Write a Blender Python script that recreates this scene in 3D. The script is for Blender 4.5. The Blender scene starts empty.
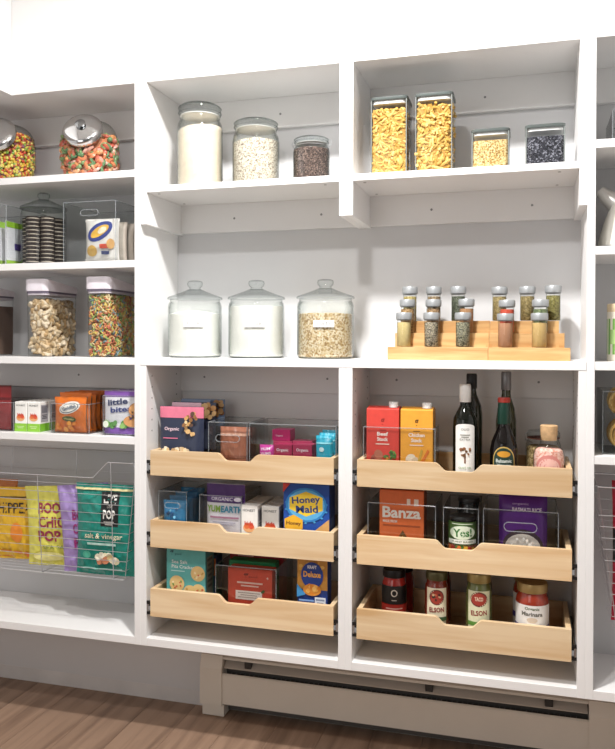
import bpy, math, random
from mathutils import Vector, Matrix, noise
random.seed(7)
S = bpy.context.scene
COL = S.collection
PI = math.pi

# ---------------------------------------------------------------- camera
F_PX, YAW, PITCH, ROLL = 773.25, 0.2770, 0.0096, 0.0021
CAM = Vector((1.0789, -2.0233, 1.163))
SHIFT_PX = -25.8
_F = Vector((-math.sin(YAW), math.cos(YAW), 0)); _R = Vector((math.cos(YAW), math.sin(YAW), 0)); _U = Vector((0, 0, 1))
FWD = _F*math.cos(PITCH) - _U*math.sin(PITCH)
_up = _F*math.sin(PITCH) + _U*math.cos(PITCH)
RIGHT = _R*math.cos(ROLL) + _up*math.sin(ROLL)
UP = -_R*math.sin(ROLL) + _up*math.cos(ROLL)
cd = bpy.data.cameras.new('camera'); cam = bpy.data.objects.new('camera', cd); COL.objects.link(cam)
cd.sensor_fit = 'HORIZONTAL'; cd.sensor_width = 36; cd.lens = F_PX*36/615
cd.shift_y = SHIFT_PX/615; cd.clip_start = 0.05
rot = Matrix((RIGHT, UP, -FWD)).transposed()
cam.matrix_world = Matrix.Translation(CAM) @ rot.to_4x4()
S.camera = cam

def ray(px, py):
    return FWD + RIGHT*((px-307.5)/F_PX) - UP*((py-374.5-SHIFT_PX)/F_PX)
def at(px, py, y):                       # point of a pixel on the vertical plane at depth y
    r = ray(px, py); return CAM + r*((y-CAM.y)/r.y)

# ---------------------------------------------------------------- light
S.view_settings.view_transform = 'Standard'; S.view_settings.look = 'None'
S.view_settings.exposure = 0.0; S.view_settings.gamma = 1; S.view_settings.use_curve_mapping = False
W = bpy.data.worlds.new('World'); S.world = W; W.use_nodes = True
W.node_tree.nodes['Background'].inputs[0].default_value = (1.0, 0.97, 0.94, 1)
W.node_tree.nodes['Background'].inputs[1].default_value = 0.16
S.cycles.transparent_max_bounces = 32
S.cycles.max_bounces = 10
S.cycles.use_denoising = True
CEIL = 2.46
LAMPS = [(0.66, -0.70, 46), (0.60, -1.40, 20)]          # recessed ceiling lamps (built further down)
def area(name, loc, target, sx, sy, power, color=(1, 1, 1), shape='RECTANGLE'):
    l = bpy.data.lights.new(name, 'AREA'); l.shape = shape; l.size = sx
    if shape == 'RECTANGLE': l.size_y = sy
    l.energy = power; l.color = color
    o = bpy.data.objects.new(name, l); COL.objects.link(o); o.location = loc
    d = Vector(target)-Vector(loc); o.rotation_euler = d.to_track_quat('-Z', 'Y').to_euler()
    return o
# area light added behind the photographer, front left, for jar shadows and fill
area('front_left_fill', (-0.1, -3.2, 1.45), (0.5, 0, 1.1), 1.1, 1.5, 9, (1.0, 0.98, 0.96))

# ---------------------------------------------------------------- materials
def lin(h):
    h = h.lstrip('#'); c = [int(h[i:i+2], 16)/255 for i in (0, 2, 4)]
    return tuple(((x/12.92) if x <= .04045 else ((x+.055)/1.055)**2.4) for x in c)+(1,)
_mc = {}
def newmat(name):
    m = bpy.data.materials.new(name); m.use_nodes = True
    nt = m.node_tree; b = nt.nodes['Principled BSDF']
    return m, nt, b
def nd(nt, t, **kw):
    n = nt.nodes.new(t)
    for k, v in kw.items(): setattr(n, k, v)
    return n
def C(hexc, rough=.45, var=.06, scale=40, metal=0, spec=.5, bump=0):
    """plain coloured surface with faint procedural mottling"""
    key = (hexc, rough, var, scale, metal, spec, bump)
    if key in _mc: return _mc[key]
    m, nt, b = newmat('paint_'+hexc.strip('#'))
    c = lin(hexc)
    tc = nd(nt, 'ShaderNodeTexCoord'); n = nd(nt, 'ShaderNodeTexNoise'); n.inputs['Scale'].default_value = scale
    n.inputs['Detail'].default_value = 3
    nt.links.new(tc.outputs['Object'], n.inputs['Vector'])
    r = nd(nt, 'ShaderNodeValToRGB')
    r.color_ramp.elements[0].position = .3; r.color_ramp.elements[1].position = .7
    r.color_ramp.elements[0].color = tuple(x*(1-var) for x in c[:3])+(1,)
    r.color_ramp.elements[1].color = tuple(min(1, x*(1+var)) for x in c[:3])+(1,)
    nt.links.new(n.outputs['Fac'], r.inputs['Fac']); nt.links.new(r.outputs['Color'], b.inputs['Base Color'])
    b.inputs['Roughness'].default_value = rough; b.inputs['Metallic'].default_value = metal
    b.inputs['Specular IOR Level'].default_value = spec
    if bump:
        bp = nd(nt, 'ShaderNodeBump'); bp.inputs['Strength'].default_value = bump; bp.inputs['Distance'].default_value = .002
        nt.links.new(n.outputs['Fac'], bp.inputs['Height']); nt.links.new(bp.outputs['Normal'], b.inputs['Normal'])
    _mc[key] = m; return m
def speckle(name, cols, scale, rough=.8):
    """granular fill: voronoi cells coloured from a palette, with relief"""
    if name in _mc: return _mc[name]
    m, nt, b = newmat(name)
    tc = nd(nt, 'ShaderNodeTexCoord'); v = nd(nt, 'ShaderNodeTexVoronoi'); v.inputs['Scale'].default_value = scale
    nt.links.new(tc.outputs['Object'], v.inputs['Vector'])
    sp = nd(nt, 'ShaderNodeSeparateColor'); nt.links.new(v.outputs['Color'], sp.inputs['Color'])
    r = nd(nt, 'ShaderNodeValToRGB'); r.color_ramp.interpolation = 'CONSTANT'
    n = len(cols)
    while len(r.color_ramp.elements) < n: r.color_ramp.elements.new(.5)
    for i, c in enumerate(cols):
        r.color_ramp.elements[i].position = i/n; r.color_ramp.elements[i].color = lin(c)
    nt.links.new(sp.outputs[0], r.inputs['Fac']); nt.links.new(r.outputs['Color'], b.inputs['Base Color'])
    bp = nd(nt, 'ShaderNodeBump'); bp.inputs['Strength'].default_value = .5; bp.inputs['Distance'].default_value = .002; bp.invert = True
    nt.links.new(v.outputs['Distance'], bp.inputs['Height']); nt.links.new(bp.outputs['Normal'], b.inputs['Normal'])
    b.inputs['Roughness'].default_value = rough; b.inputs['Specular IOR Level'].default_value = .2
    _mc[name] = m; return m
def clear(name, face, edge, rough=.03, ior=1.45):
    """thin clear wall: transmits straight through, Fresnel gloss, longer path tinted at grazing angles"""
    m = bpy.data.materials.new(name); m.use_nodes = True; nt = m.node_tree; nt.nodes.clear()
    out = nd(nt, 'ShaderNodeOutputMaterial'); mix = nd(nt, 'ShaderNodeMixShader')
    t = nd(nt, 'ShaderNodeBsdfTransparent'); g = nd(nt, 'ShaderNodeBsdfGlossy'); g.inputs['Roughness'].default_value = rough
    lw = nd(nt, 'ShaderNodeLayerWeight'); lw.inputs['Blend'].default_value = .5
    f0 = ((ior-1)/(ior+1))**2
    pw_ = nd(nt, 'ShaderNodeMath', operation='POWER'); pw_.inputs[1].default_value = 5
    ml = nd(nt, 'ShaderNodeMath', operation='MULTIPLY_ADD'); ml.inputs[1].default_value = 1-f0; ml.inputs[2].default_value = f0
    nt.links.new(lw.outputs['Facing'], pw_.inputs[0]); nt.links.new(pw_.outputs[0], ml.inputs[0])
    p3 = nd(nt, 'ShaderNodeMath', operation='POWER'); p3.inputs[1].default_value = 3
    nt.links.new(lw.outputs['Facing'], p3.inputs[0])
    r = nd(nt, 'ShaderNodeMix', data_type='RGBA'); r.inputs[6].default_value = lin(face); r.inputs[7].default_value = lin(edge)
    nt.links.new(p3.outputs[0], r.inputs[0]); nt.links.new(r.outputs[2], t.inputs['Color'])
    nt.links.new(ml.outputs[0], mix.inputs[0]); nt.links.new(t.outputs[0], mix.inputs[1]); nt.links.new(g.outputs[0], mix.inputs[2])
    nt.links.new(mix.outputs[0], out.inputs[0])
    return m
def wood(name, base, dark, sx, sy, sz, rough=.4, bump=.05):
    m, nt, b = newmat(name)
    tc = nd(nt, 'ShaderNodeTexCoord'); mp = nd(nt, 'ShaderNodeMapping'); mp.inputs['Scale'].default_value = (sx, sy, sz)
    oi = nd(nt, 'ShaderNodeObjectInfo'); mu = nd(nt, 'ShaderNodeVectorMath', operation='SCALE'); mu.inputs[0].default_value = (7, 3, 5)
    nt.links.new(oi.outputs['Random'], mu.inputs['Scale']); nt.links.new(mu.outputs[0], mp.inputs['Location'])
    nt.links.new(tc.outputs['Object'], mp.inputs['Vector'])
    n = nd(nt, 'ShaderNodeTexNoise'); n.inputs['Scale'].default_value = 1; n.inputs['Detail'].default_value = 6; n.inputs['Distortion'].default_value = .6
    nt.links.new(mp.outputs[0], n.inputs['Vector'])
    r = nd(nt, 'ShaderNodeValToRGB'); r.color_ramp.elements[0].color = lin(dark); r.color_ramp.elements[1].color = lin(base)
    r.color_ramp.elements[0].position = .28; r.color_ramp.elements[1].position = .62
    nt.links.new(n.outputs['Fac'], r.inputs['Fac'])
    hs = nd(nt, 'ShaderNodeHueSaturation'); ma = nd(nt, 'ShaderNodeMapRange'); ma.inputs['To Min'].default_value = .88; ma.inputs['To Max'].default_value = 1.1
    nt.links.new(oi.outputs['Random'], ma.inputs['Value']); nt.links.new(ma.outputs[0], hs.inputs['Value'])
    nt.links.new(r.outputs['Color'], hs.inputs['Color']); nt.links.new(hs.outputs[0], b.inputs['Base Color'])
    bp = nd(nt, 'ShaderNodeBump'); bp.inputs['Strength'].default_value = bump; bp.inputs['Distance'].default_value = .001
    nt.links.new(n.outputs['Fac'], bp.inputs['Height']); nt.links.new(bp.outputs['Normal'], b.inputs['Normal'])
    b.inputs['Roughness'].default_value = rough
    return m
WHITE = C('#f1f0ef', .38, .008, 6)
WALLP = C('#d6d6d7', .75, .012, 9, bump=.03)
WALLLOW = C('#d3ccc6', .8, .03, 5, bump=.05)
CEILP = C('#f4f3f1', .8, .01, 5)
GLASS = clear('jar_glass', '#fdfefd', '#aab2b0')
GLASSD = clear('thick_glass', '#f8fafa', '#959d9b', .02)
ACRYL = clear('clear_acrylic', '#fafbfb', '#b9bcbd', .04)
ACRYE = C('#aab0b4', .15, .02, 30); ACRYE.name = 'acrylic_edge'; ACRYE.node_tree.nodes['Principled BSDF'].inputs['Alpha'].default_value = .36
MAPLE = wood('maple', '#ead0aa', '#d3ac7c', 2.2, 14, 30)
MAPLEY = wood('maple_side', '#e8cda6', '#d3ae7d', 14, 2.5, 34)
BAMBOO = wood('bamboo', '#d8b27c', '#bd8c55', 5, 40, 60)
PLANK = wood('oak_plank', '#9c806b', '#6f5747', 26, 2.0, 24, .42, .15)
CHROME = C('#d9dadb', .12, .02, 20, metal=1)
STEEL = C('#b9bbbd', .28, .05, 30, metal=1)
BLACK = C('#161616', .4)
DARKM = C('#3a3a3c', .4, .1, 50, metal=.8)
CAPGREY = C('#a3a6a8', .42, .03, 20, metal=.35)
WIREM = C('#cdcdd0', .3, .03, 30, metal=.8)

# ---------------------------------------------------------------- mesh builder
class MB:
    def __init__(s): s.v = []; s.f = []; s.m = []; s.sm = []
    def add(s, v, f, mat=0, sm=False):
        o = len(s.v); s.v += [tuple(p) for p in v]
        for q in f: s.f.append(tuple(i+o for i in q)); s.m.append(mat); s.sm.append(sm)
        return s
    def box(s, x0, x1, y0, y1, z0, z1, mat=0, c=0):
        if c <= 0:
            v = [(x, y, z) for z in (z0, z1) for y in (y0, y1) for x in (x0, x1)]
            return s.add(v, [(0, 2, 3, 1), (4, 5, 7, 6), (0, 1, 5, 4), (2, 6, 7, 3), (0, 4, 6, 2), (1, 3, 7, 5)], mat)
        c = min(c, (x1-x0)*.45, (y1-y0)*.45, (z1-z0)*.45)
        X, Y, Z = (x0, x1), (y0, y1), (z0, z1); v = []; I = {}
        for i in (0, 1):
            for j in (0, 1):
                for k in (0, 1):
                    ix, iy, iz = [(a[t]+(c if t == 0 else -c)) for a, t in ((X, i), (Y, j), (Z, k))]
                    I[i, j, k, 0] = len(v); v.append((X[i], iy, iz))
                    I[i, j, k, 1] = len(v); v.append((ix, Y[j], iz))
                    I[i, j, k, 2] = len(v); v.append((ix, iy, Z[k]))
        f = []
        cyc = [(0, 0), (0, 1), (1, 1), (1, 0)]
        for i in (0, 1):
            a = [I[i, p, q, 0] for p, q in cyc]; f.append(a if i == 0 else a[::-1])
            a = [I[p, i, q, 1] for p, q in cyc]; f.append(a[::-1] if i == 0 else a)
            a = [I[p, q, i, 2] for p, q in cyc]; f.append(a if i == 0 else a[::-1])
        for a in (0, 1):
            for b in (0, 1):
                f.append((I[a, b, 0, 0], I[a, b, 1, 0], I[a, b, 1, 1], I[a, b, 0, 1])[::1 if (a+b) % 2 else -1])
                f.append((I[a, 0, b, 0], I[a, 1, b, 0], I[a, 1, b, 2], I[a, 0, b, 2])[::-1 if (a+b) % 2 else 1])
                f.append((I[0, a, b, 1], I[1, a, b, 1], I[1, a, b, 2], I[0, a, b, 2])[::1 if (a+b) % 2 else -1])
                for k in (0, 1):
                    t = (I[a, b, k, 0], I[a, b, k, 1], I[a, b, k, 2]); f.append(t if (a+b+k) % 2 == 0 else t[::-1])
        return s.add(v, f, mat)
    def lathe(s, prof, n=28, mat=0, sm=True, cx=0, cy=0, rx=1, ry=1):
        v = []; f = []
        for r, z in prof:
            for i in range(n):
                a = 2*PI*i/n; v.append((cx+r*rx*math.cos(a), cy+r*ry*math.sin(a), z))
        for k in range(len(prof)-1):
            for i in range(n):
                j = (i+1) % n; f.append((k*n+i, k*n+j, (k+1)*n+j, (k+1)*n+i))
        if prof[0][0] > 1e-5: f.append(tuple(range(n-1, -1, -1)))
        if prof[-1][0] > 1e-5: f.append(tuple(range((len(prof)-1)*n, len(prof)*n)))
        return s.add(v, f, mat, sm)
    def shell(s, prof, n=28, mat=0, **k):    # open lathe without caps
        v = []; f = []
        for r, z in prof:
            for i in range(n):
                a = 2*PI*i/n; v.append((r*math.cos(a), r*math.sin(a), z))
        for q in range(len(prof)-1):
            for i in range(n):
                j = (i+1) % n; f.append((q*n+i, q*n+j, (q+1)*n+j, (q+1)*n+i))
        return s.add(v, f, mat, True)
    def tube(s, pts, r, n=6, mat=0, closed=False, sm=True):
        P = [Vector(p) for p in pts]; v = []; f = []; L = len(P); up = None
        for i, p in enumerate(P):
            if closed: t = (P[(i+1) % L]-P[i-1])
            else: t = P[min(i+1, L-1)]-P[max(i-1, 0)]
            t.normalize()
            if up is None or abs(up.dot(t)) > .95: up = Vector((0, 0, 1)) if abs(t.z) < .9 else Vector((0, 1, 0))
            a = t.cross(up).normalized(); b = a.cross(t).normalized(); up = b
            rr = r[i] if isinstance(r, (list, tuple)) else r
            for k in range(n):
                g = 2*PI*k/n; v.append(p+a*math.cos(g)*rr+b*math.sin(g)*rr)
        for i in range(L if closed else L-1):
            j = (i+1) % L
            for k in range(n):
                l = (k+1) % n; f.append((i*n+k, j*n+k, j*n+l, i*n+l))
        if not closed: f += [tuple(range(n-1, -1, -1)), tuple(range((L-1)*n, L*n))]
        return s.add(v, f, mat, sm)
    def grid(s, fn, nu, nv, mat=0, sm=True, flip=False):
        v = [fn(i/nu, j/nv) for j in range(nv+1) for i in range(nu+1)]; f = []
        for j in range(nv):
            for i in range(nu):
                a = j*(nu+1)+i; q = (a, a+1, a+nu+2, a+nu+1); f.append(q[::-1] if flip else q)
        return s.add(v, f, mat, sm)
    def prism_y(s, poly, y0, y1, mat=0, sm=False):   # poly of (x,z) counter-clockwise seen from -y
        n = len(poly); v = [(x, y0, z) for x, z in poly]+[(x, y1, z) for x, z in poly]
        f = [tuple(range(n)), tuple(range(2*n-1, n-1, -1))]
        f += [((i+1) % n, i, n+i, n+(i+1) % n) for i in range(n)]
        return s.add(v, f, mat, sm)
    def prism_x(s, poly, x0, x1, mat=0):             # poly of (y,z)
        n = len(poly); v = [(x0, y, z) for y, z in poly]+[(x1, y, z) for y, z in poly]
        f = [tuple(range(n-1, -1, -1)), tuple(range(n, 2*n))]
        f += [(i, (i+1) % n, n+(i+1) % n, n+i) for i in range(n)]
        return s.add(v, f, mat)
    def prism_z(s, poly, z0, z1, mat=0, sm=False):   # poly of (x,y) ccw
        n = len(poly); v = [(x, y, z0) for x, y in poly]+[(x, y, z1) for x, y in poly]
        f = [tuple(range(n-1, -1, -1)), tuple(range(n, 2*n))]
        f += [(i, (i+1) % n, n+(i+1) % n, n+i) for i in range(n)]
        return s.add(v, f, mat, sm)
    def inst(s, piece, M, mat=0, sm=True):
        s.add([M @ Vector(p) for p in piece.v], piece.f, mat, sm); return s
    def build(s, name, mats, parent=None, loc=None, rot=None, angle=38):
        me = bpy.data.meshes.new(name); me.from_pydata(s.v, [], s.f)
        if not isinstance(mats, (list, tuple)): mats = [mats]
        for m in mats: me.materials.append(m)
        me.polygons.foreach_set('material_index', s.m); me.polygons.foreach_set('use_smooth', s.sm)
        if any(s.sm): me.set_sharp_from_angle(angle=math.radians(angle))
        me.update()
        o = bpy.data.objects.new(name, me); COL.objects.link(o)
        if parent: o.parent = parent
        if loc is not None: o.location = loc
        if rot is not None: o.rotation_euler = rot
        return o
def tag(o, label, cat, group=None, kind=None):
    o['label'] = label; o['category'] = cat
    if group: o['group'] = group
    if kind: o['kind'] = kind
    return o
def thing(name, label, cat, loc=(0, 0, 0), rz=0, group=None, rx=0):
    o = bpy.data.objects.new(name, None); COL.objects.link(o); o.empty_display_size = .02
    o.location = loc; o.rotation_euler = (rx, 0, rz)
    return tag(o, label, cat, group)
def struct(o): o['kind'] = 'structure'; return o
def mesh_copy(o, parent, loc):
    c = o.copy(); COL.objects.link(c); c.parent = parent; c.location = loc; return c

# ---------------------------------------------------------------- flat print (lettering and artwork laid on a surface)
_tc = {}
def glyphs(s, bold):
    k = (s, bold)
    if k not in _tc:
        cu = bpy.data.curves.new('t', 'FONT'); cu.body = s; cu.resolution_u = 2; cu.offset = .012 if bold == 1 else (.03 if bold == 2 else 0)
        ob = bpy.data.objects.new('t', cu); me = bpy.data.meshes.new_from_object(ob)
        v = [(p.co.x, p.co.y) for p in me.vertices]; f = [tuple(q.vertices) for q in me.polygons]
        bpy.data.objects.remove(ob); bpy.data.meshes.remove(me)
        x0 = min(p[0] for p in v); x1 = max(p[0] for p in v); y0 = min(p[1] for p in v); y1 = max(p[1] for p in v)
        _tc[k] = ([((p[0]-x0)/(x1-x0)-.5, (p[1]-y0)/(y1-y0)-.5) for p in v], f)
    return _tc[k]
class Print:
    """shapes given in fractions of a face w wide (u -.5...5) and h tall (v 0..1); fn(u,v,off) maps metres to 3D"""
    def __init__(s, w, h, fn, curved=False, bag=False): s.w = w; s.h = h; s.fn = fn; s.a = MB(); s.am = []; s.lines = []; s.n = 0; s.cv = curved; s.bag = bag
    def _off(s): s.n += 1; return .0004+(.0006 if s.bag else .00012)*s.n
    def _slot(s, l, m):
        if m not in l: l.append(m)
        return l.index(m)
    def rect(s, u0, u1, v0, v1, col, rough=.45):
        o = s._off(); nu = (max(4, int(abs(u1-u0)*40)) if s.bag else 12) if s.cv else 1; nv = (max(3, int(abs(v1-v0)*48)) if s.bag else 4) if s.cv else 1
        s.a.grid(lambda a, b: s.fn((u0+(u1-u0)*a)*s.w, (v0+(v1-v0)*b)*s.h, o), nu, nv, s._slot(s.am, C(col, rough)), s.cv); return s
    def ell(s, u, v, ru, rv, col, rot=0, n=20, rough=.45):
        o = s._off(); rings = (5 if s.bag else 3) if s.cv else 1; V = [s.fn(u*s.w, v*s.h, o)]; f = []
        for k in range(1, rings+1):
            for i in range(n):
                a = 2*PI*i/n; x = ru*s.w*math.cos(a)*k/rings; y = rv*s.h*math.sin(a)*k/rings
                V.append(s.fn(u*s.w+x*math.cos(rot)-y*math.sin(rot), v*s.h+x*math.sin(rot)+y*math.cos(rot), o))
        for i in range(n):
            j = (i+1) % n; f.append((0, 1+i, 1+j))
            for k in range(rings-1): f.append((1+k*n+i, 1+(k+1)*n+i, 1+(k+1)*n+j, 1+k*n+j))
        s.a.add(V, f, s._slot(s.am, C(col, rough)), s.cv); return s
    def poly(s, pts, col, rough=.45):
        o = s._off(); s.a.add([s.fn(u*s.w, v*s.h, o) for u, v in pts], [tuple(range(len(pts)))], s._slot(s.am, C(col, rough))); return s
    def text(s, t, u, v, w, h, col, rot=0, bold=1):
        o = s._off(); V, f = glyphs(t, bold); P = []
        for x, y in V:
            x *= w*s.w; y *= h*s.h
            P.append(s.fn(u*s.w+x*math.cos(rot)-y*math.sin(rot), v*s.h+x*math.sin(rot)+y*math.cos(rot), o))
        s.lines.append((MB().add(P, f), C(col, .45))); return s
    def bars(s, u, v, w, h, col, n=2):           # lines of print too small to read
        for i in range(n):
            ww = w*(1-.25*(i % 2)); y = v-h*i/n; s.rect(u-ww/2, u+ww/2, y-h/n*.25, y+h/n*.25, col)
        return s
    def blobs(s, u, v, ru, rv, cols, n, size, seed=1, asp=None):
        R = random.Random(seed); asp = asp or s.w/s.h
        for i in range(n):
            a = R.random()*2*PI; q = math.sqrt(R.random())
            s.ell(u+ru*q*math.cos(a), v+rv*q*math.sin(a), size*R.uniform(.7, 1.2), size*R.uniform(.6, 1.1)*asp, R.choice(cols), R.random()*3, 9)
        return s
    def done(s, parent):
        if s.a.f: s.a.build('printed_artwork', s.am, parent)
        s.letters(parent)
    def letters(s, parent):
        for m, c in s.lines: m.build('lettering', c, parent)
def flat(y): return lambda u, v, o: (u, y-o, v)
def flatx(x, z0=0): return lambda u, v, o: (x+o, u, v)
def cyl(r, z0=0): return lambda u, v, o: ((r+o)*math.sin(u/r), -(r+o)*math.cos(u/r), z0+v)

# ---------------------------------------------------------------- measured heights and planes (metres)
D = .25                                   # wall plane; cabinet fronts are at y = 0
RAILY = .232
ZB, ZBB = .301, .278
ZT = 1.909
S1, S2, S3, S4 = 1.660, 1.398, 1.114, .882
US, UPB = 1.610, 1.500
T = .019
XL = -.95

# ---------------------------------------------------------------- room shell
def shell_box(name, a, m): return struct(MB().box(*a).build(name, m))
shell_box('wall_back', (XL-.05, 2.6, D, D+.1, 0, CEIL), WALLP)
shell_box('wall_left', (XL-.12, XL, -3.4, D+.1, 0, CEIL), WALLP)
shell_box('wall_right', (2.5, 2.6, -3.4, D, 0, CEIL), WALLP)
shell_box('ceiling', (XL-.12, 2.6, -3.4, D+.1, CEIL, CEIL+.06), CEILP)
fl = shell_box('floor', (XL-.12, 2.6, -3.4, D+.1, -.05, -.004), C('#4a3a30', .7))
# oak planks, each its own board, running away from the wall
pw = .145
R = random.Random(3)
pm = {}
x = XL
while x < 2.5:
    y = D + R.random()*.5
    while y > -1.3:
        L = R.choice((.6, .9, 1.2))
        if L not in pm:
            pm[L] = MB().box(.0003, pw-.0003, -L+.0005, 0, -.012, 0, 0, .0005).build('plank', PLANK, fl); pm[L].location = (x, y, 0)
        else: mesh_copy(pm[L], fl, (x, y, 0))
        y -= L
    x += pw
shell_box('wall_paint_band', (XL, .1, D-.0012, D, 0, .045), C('#dad7d5', .8, .06, 9, bump=.08))  # lighter rough paint band low on the wall; there is no baseboard
# fascia over the cabinets up to the ceiling, and its return along the left
struct(MB().box(-.433, 2.5, 0, D, ZT+T, CEIL).build('trim_1', WHITE))
struct(MB().box(XL, -.433, -1.5, -.0005, ZT, CEIL).build('trim_2', WHITE))

# ceiling lamps
for i, (x, y, p) in enumerate(LAMPS):
    t = thing('ceiling_lamp', 'round recessed ceiling lamp with white trim ring', 'lamp', (x, y, CEIL), 0, 'recessed ceiling lamps')
    MB().shell([(.062, -.001), (.085, -.001), (.085, -.006), (.064, -.008), (.062, -.001)], 32).build('trim_ring', WHITE, t)
    l = bpy.data.lights.new('lamp_bulb', 'AREA'); l.shape = 'DISK'; l.size = .12; l.energy = p; l.color = (1, .985, .965)
    o = bpy.data.objects.new('lamp_bulb', l); COL.objects.link(o); o.parent = t; o.location = (0, 0, -.012)

# ---------------------------------------------------------------- cabinets
def panel(name, parent, a, m=WHITE, c=.0007):
    return MB().box(*a, 0, c).build(name, m, parent)
capm = None
def caps(parent, pts):
    for (x, z) in pts:
        MB().lathe([(.0035, 0), (.003, .0008), (0, .001)], 10).build('screw_cap', C('#8f8f90', .5), parent, (x, RAILY-.0002, z), (PI/2, 0, 0))
def railz(px, py): return at(px, py, RAILY).z
ruz = at(223, 131.5, RAILY).z            # lower edge of the top rail
def rail(parent, x0, x1, z0, z1, cps=()):
    r = panel('hanging_rail', parent, (x0, x1, RAILY, D-.0005, z0, z1)); caps(parent, cps); return r
# centre: two upper cabinets
for i, nm in enumerate(('white open upper cabinet holding three round glass jars', 'white open upper cabinet holding square pasta and grain canisters')):
    x0 = .61*i; t = thing('upper_cabinet', nm, 'cabinet', (0, 0, 0))
    panel('side_panel', t, (x0, x0+T, 0, D-.0005, UPB, ZT)); panel('side_panel', t, (x0+.61-T, x0+.61, 0, D-.0005, UPB, ZT))
    panel('top_panel', t, (x0, x0+.61, 0, D-.0005, ZT, ZT+T)); panel('shelf', t, (x0+T, x0+.61-T, .001, D-.0005, US-T+.001, US))
    rail(t, x0+T, x0+.61-T, ruz, ZT, [(x0+.13, ruz+.04), (x0+.35, ruz+.04)]); rail(t, x0+T, x0+.61-T, UPB+.004, US-T+.001, [(x0+.2, 1.545), (x0+.48, 1.545)])
    for xx in (x0+.045, x0+.545):
        for yy in (.03, .2): MB().lathe([(.004, -.001), (.004, 0)], 10).build('cam_cap', C('#b3b2b0', .5), t, (xx, yy, US-T+.0008))
# worktop over the lower cabinets
o = MB().box(.0005, 1.2195, -.001, D-.0005, 1.092, 1.114, 0, .0008).build('worktop', WHITE); tag(o, 'long white worktop with large glass jars and spice racks on it', 'worktop')
# lower cabinets and their pull-out drawers
rlz = at(185, 390.7, RAILY).z
def scoop_poly(w, h, d=.021, c=-.005):
    P = [(-w/2, 0), (w/2, 0), (w/2, h)]
    a, b = .062, .031
    for k in range(9):
        tt = k/8; s = .5-.5*math.cos(PI*tt); P.append((c+a-(a-b)*tt, h-d*s))
    for k in range(9):
        tt = k/8; s = .5-.5*math.cos(PI*tt); P.append((c-b-(a-b)*tt, h-d+d*s))
    P.append((-w/2, h)); return P
DZ = [(.775, .847), (.567, .645), (.366, .446)]
def drawer(par, x0, z0, z1):
    w = .546; xc = x0+.305; dd = .222
    fr_ = MB(); P = scoop_poly(w, z1-z0)
    n = len(P); fr_.v = [(x, 0, z) for x, z in P]+[(x, .0135, z) for x, z in P]
    # front and rear faces triangulated as strips from the straight bottom edge
    fr_.add([], [])
    fr_.f = []; fr_.m = []; fr_.sm = []
    fr_.f.append(tuple(range(n))); fr_.f.append(tuple(range(2*n-1, n-1, -1)))
    for i in range(n): fr_.f.append(((i+1) % n, i, n+i, n+(i+1) % n))
    fr_.m = [0]*len(fr_.f); fr_.sm = [False]*len(fr_.f)
    d = fr_.build('drawer', MAPLE, par, (xc, 0, z0)); h = z1-z0
    MB().box(-w/2, -w/2+.0135, .0137, dd, 0, h, 0, .001).build('drawer_side', MAPLEY, d)
    MB().box(w/2-.0135, w/2, .0137, dd, 0, h, 0, .001).build('drawer_side', MAPLEY, d)
    MB().box(-w/2+.0137, w/2-.0137, dd-.0135, dd, 0, h, 0, .001).build('drawer_back', MAPLE, d)
    MB().box(-w/2+.0137, w/2-.0137, .0137, dd-.0137, .006, .012).build('drawer_bottom', MAPLEY, d)
    for s in (-1, 1):
        m = MB(); xa = s*(w/2+.0003); xb = s*(w/2+.0062); xc2 = s*(w/2+.0125)
        m.box(min(xa, xb), max(xa, xb), .004, .22, .014, .030, 1, .001)
        m.box(min(xb, xc2), max(xb, xc2), .002, .225, .006, .040, 0, .001)
        m.box(min(xa, xc2), max(xa, xc2), .0015, .006, .004, .012, 1); m.box(min(xa, xc2), max(xa, xc2), .0015, .006, .034, .043, 1)
        m.box(min(xa, xb), max(xa, xb), .0005, .004, .016, .028, 2)
        m.build('slide_rail', [STEEL, BLACK, C('#8f9092', .4)], d)
    return d
for i, nm in enumerate(('white lower cabinet with maple drawers of snacks, boxes and pouches', 'white lower cabinet with maple drawers of cartons, bottles and sauce jars')):
    x0 = .61*i; t = thing('lower_cabinet', nm, 'cabinet')
    panel('side_panel', t, (x0, x0+T, 0, D-.0005, ZBB, 1.092)); panel('side_panel', t, (x0+.61-T, x0+.61, 0, D-.0005, ZBB, 1.092))
    panel('bottom_panel', t, (x0+T, x0+.61-T, .0005, D-.0005, ZBB, ZB))
    rail(t, x0+T, x0+.61-T, rlz, 1.092, [(x0+.1, 1.05), (x0+.5, 1.05)])
    panel('back_panel', t, (x0+T, x0+.61-T, .243, D-.0005, ZB, rlz))
    for s in (x0+T, x0+.61-T):           # rows of shelf-pin holes
        for yy in (.035, .2):
            for zz in range(6): MB().lathe([(.0025, -.0004), (.0025, .0004)], 8).build('pin_hole', C('#8a8886', .7), t, (s, yy, .9+zz*.032), (0, PI/2, 0))
    for z0, z1 in DZ: drawer(t, x0, z0, z1)
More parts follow.
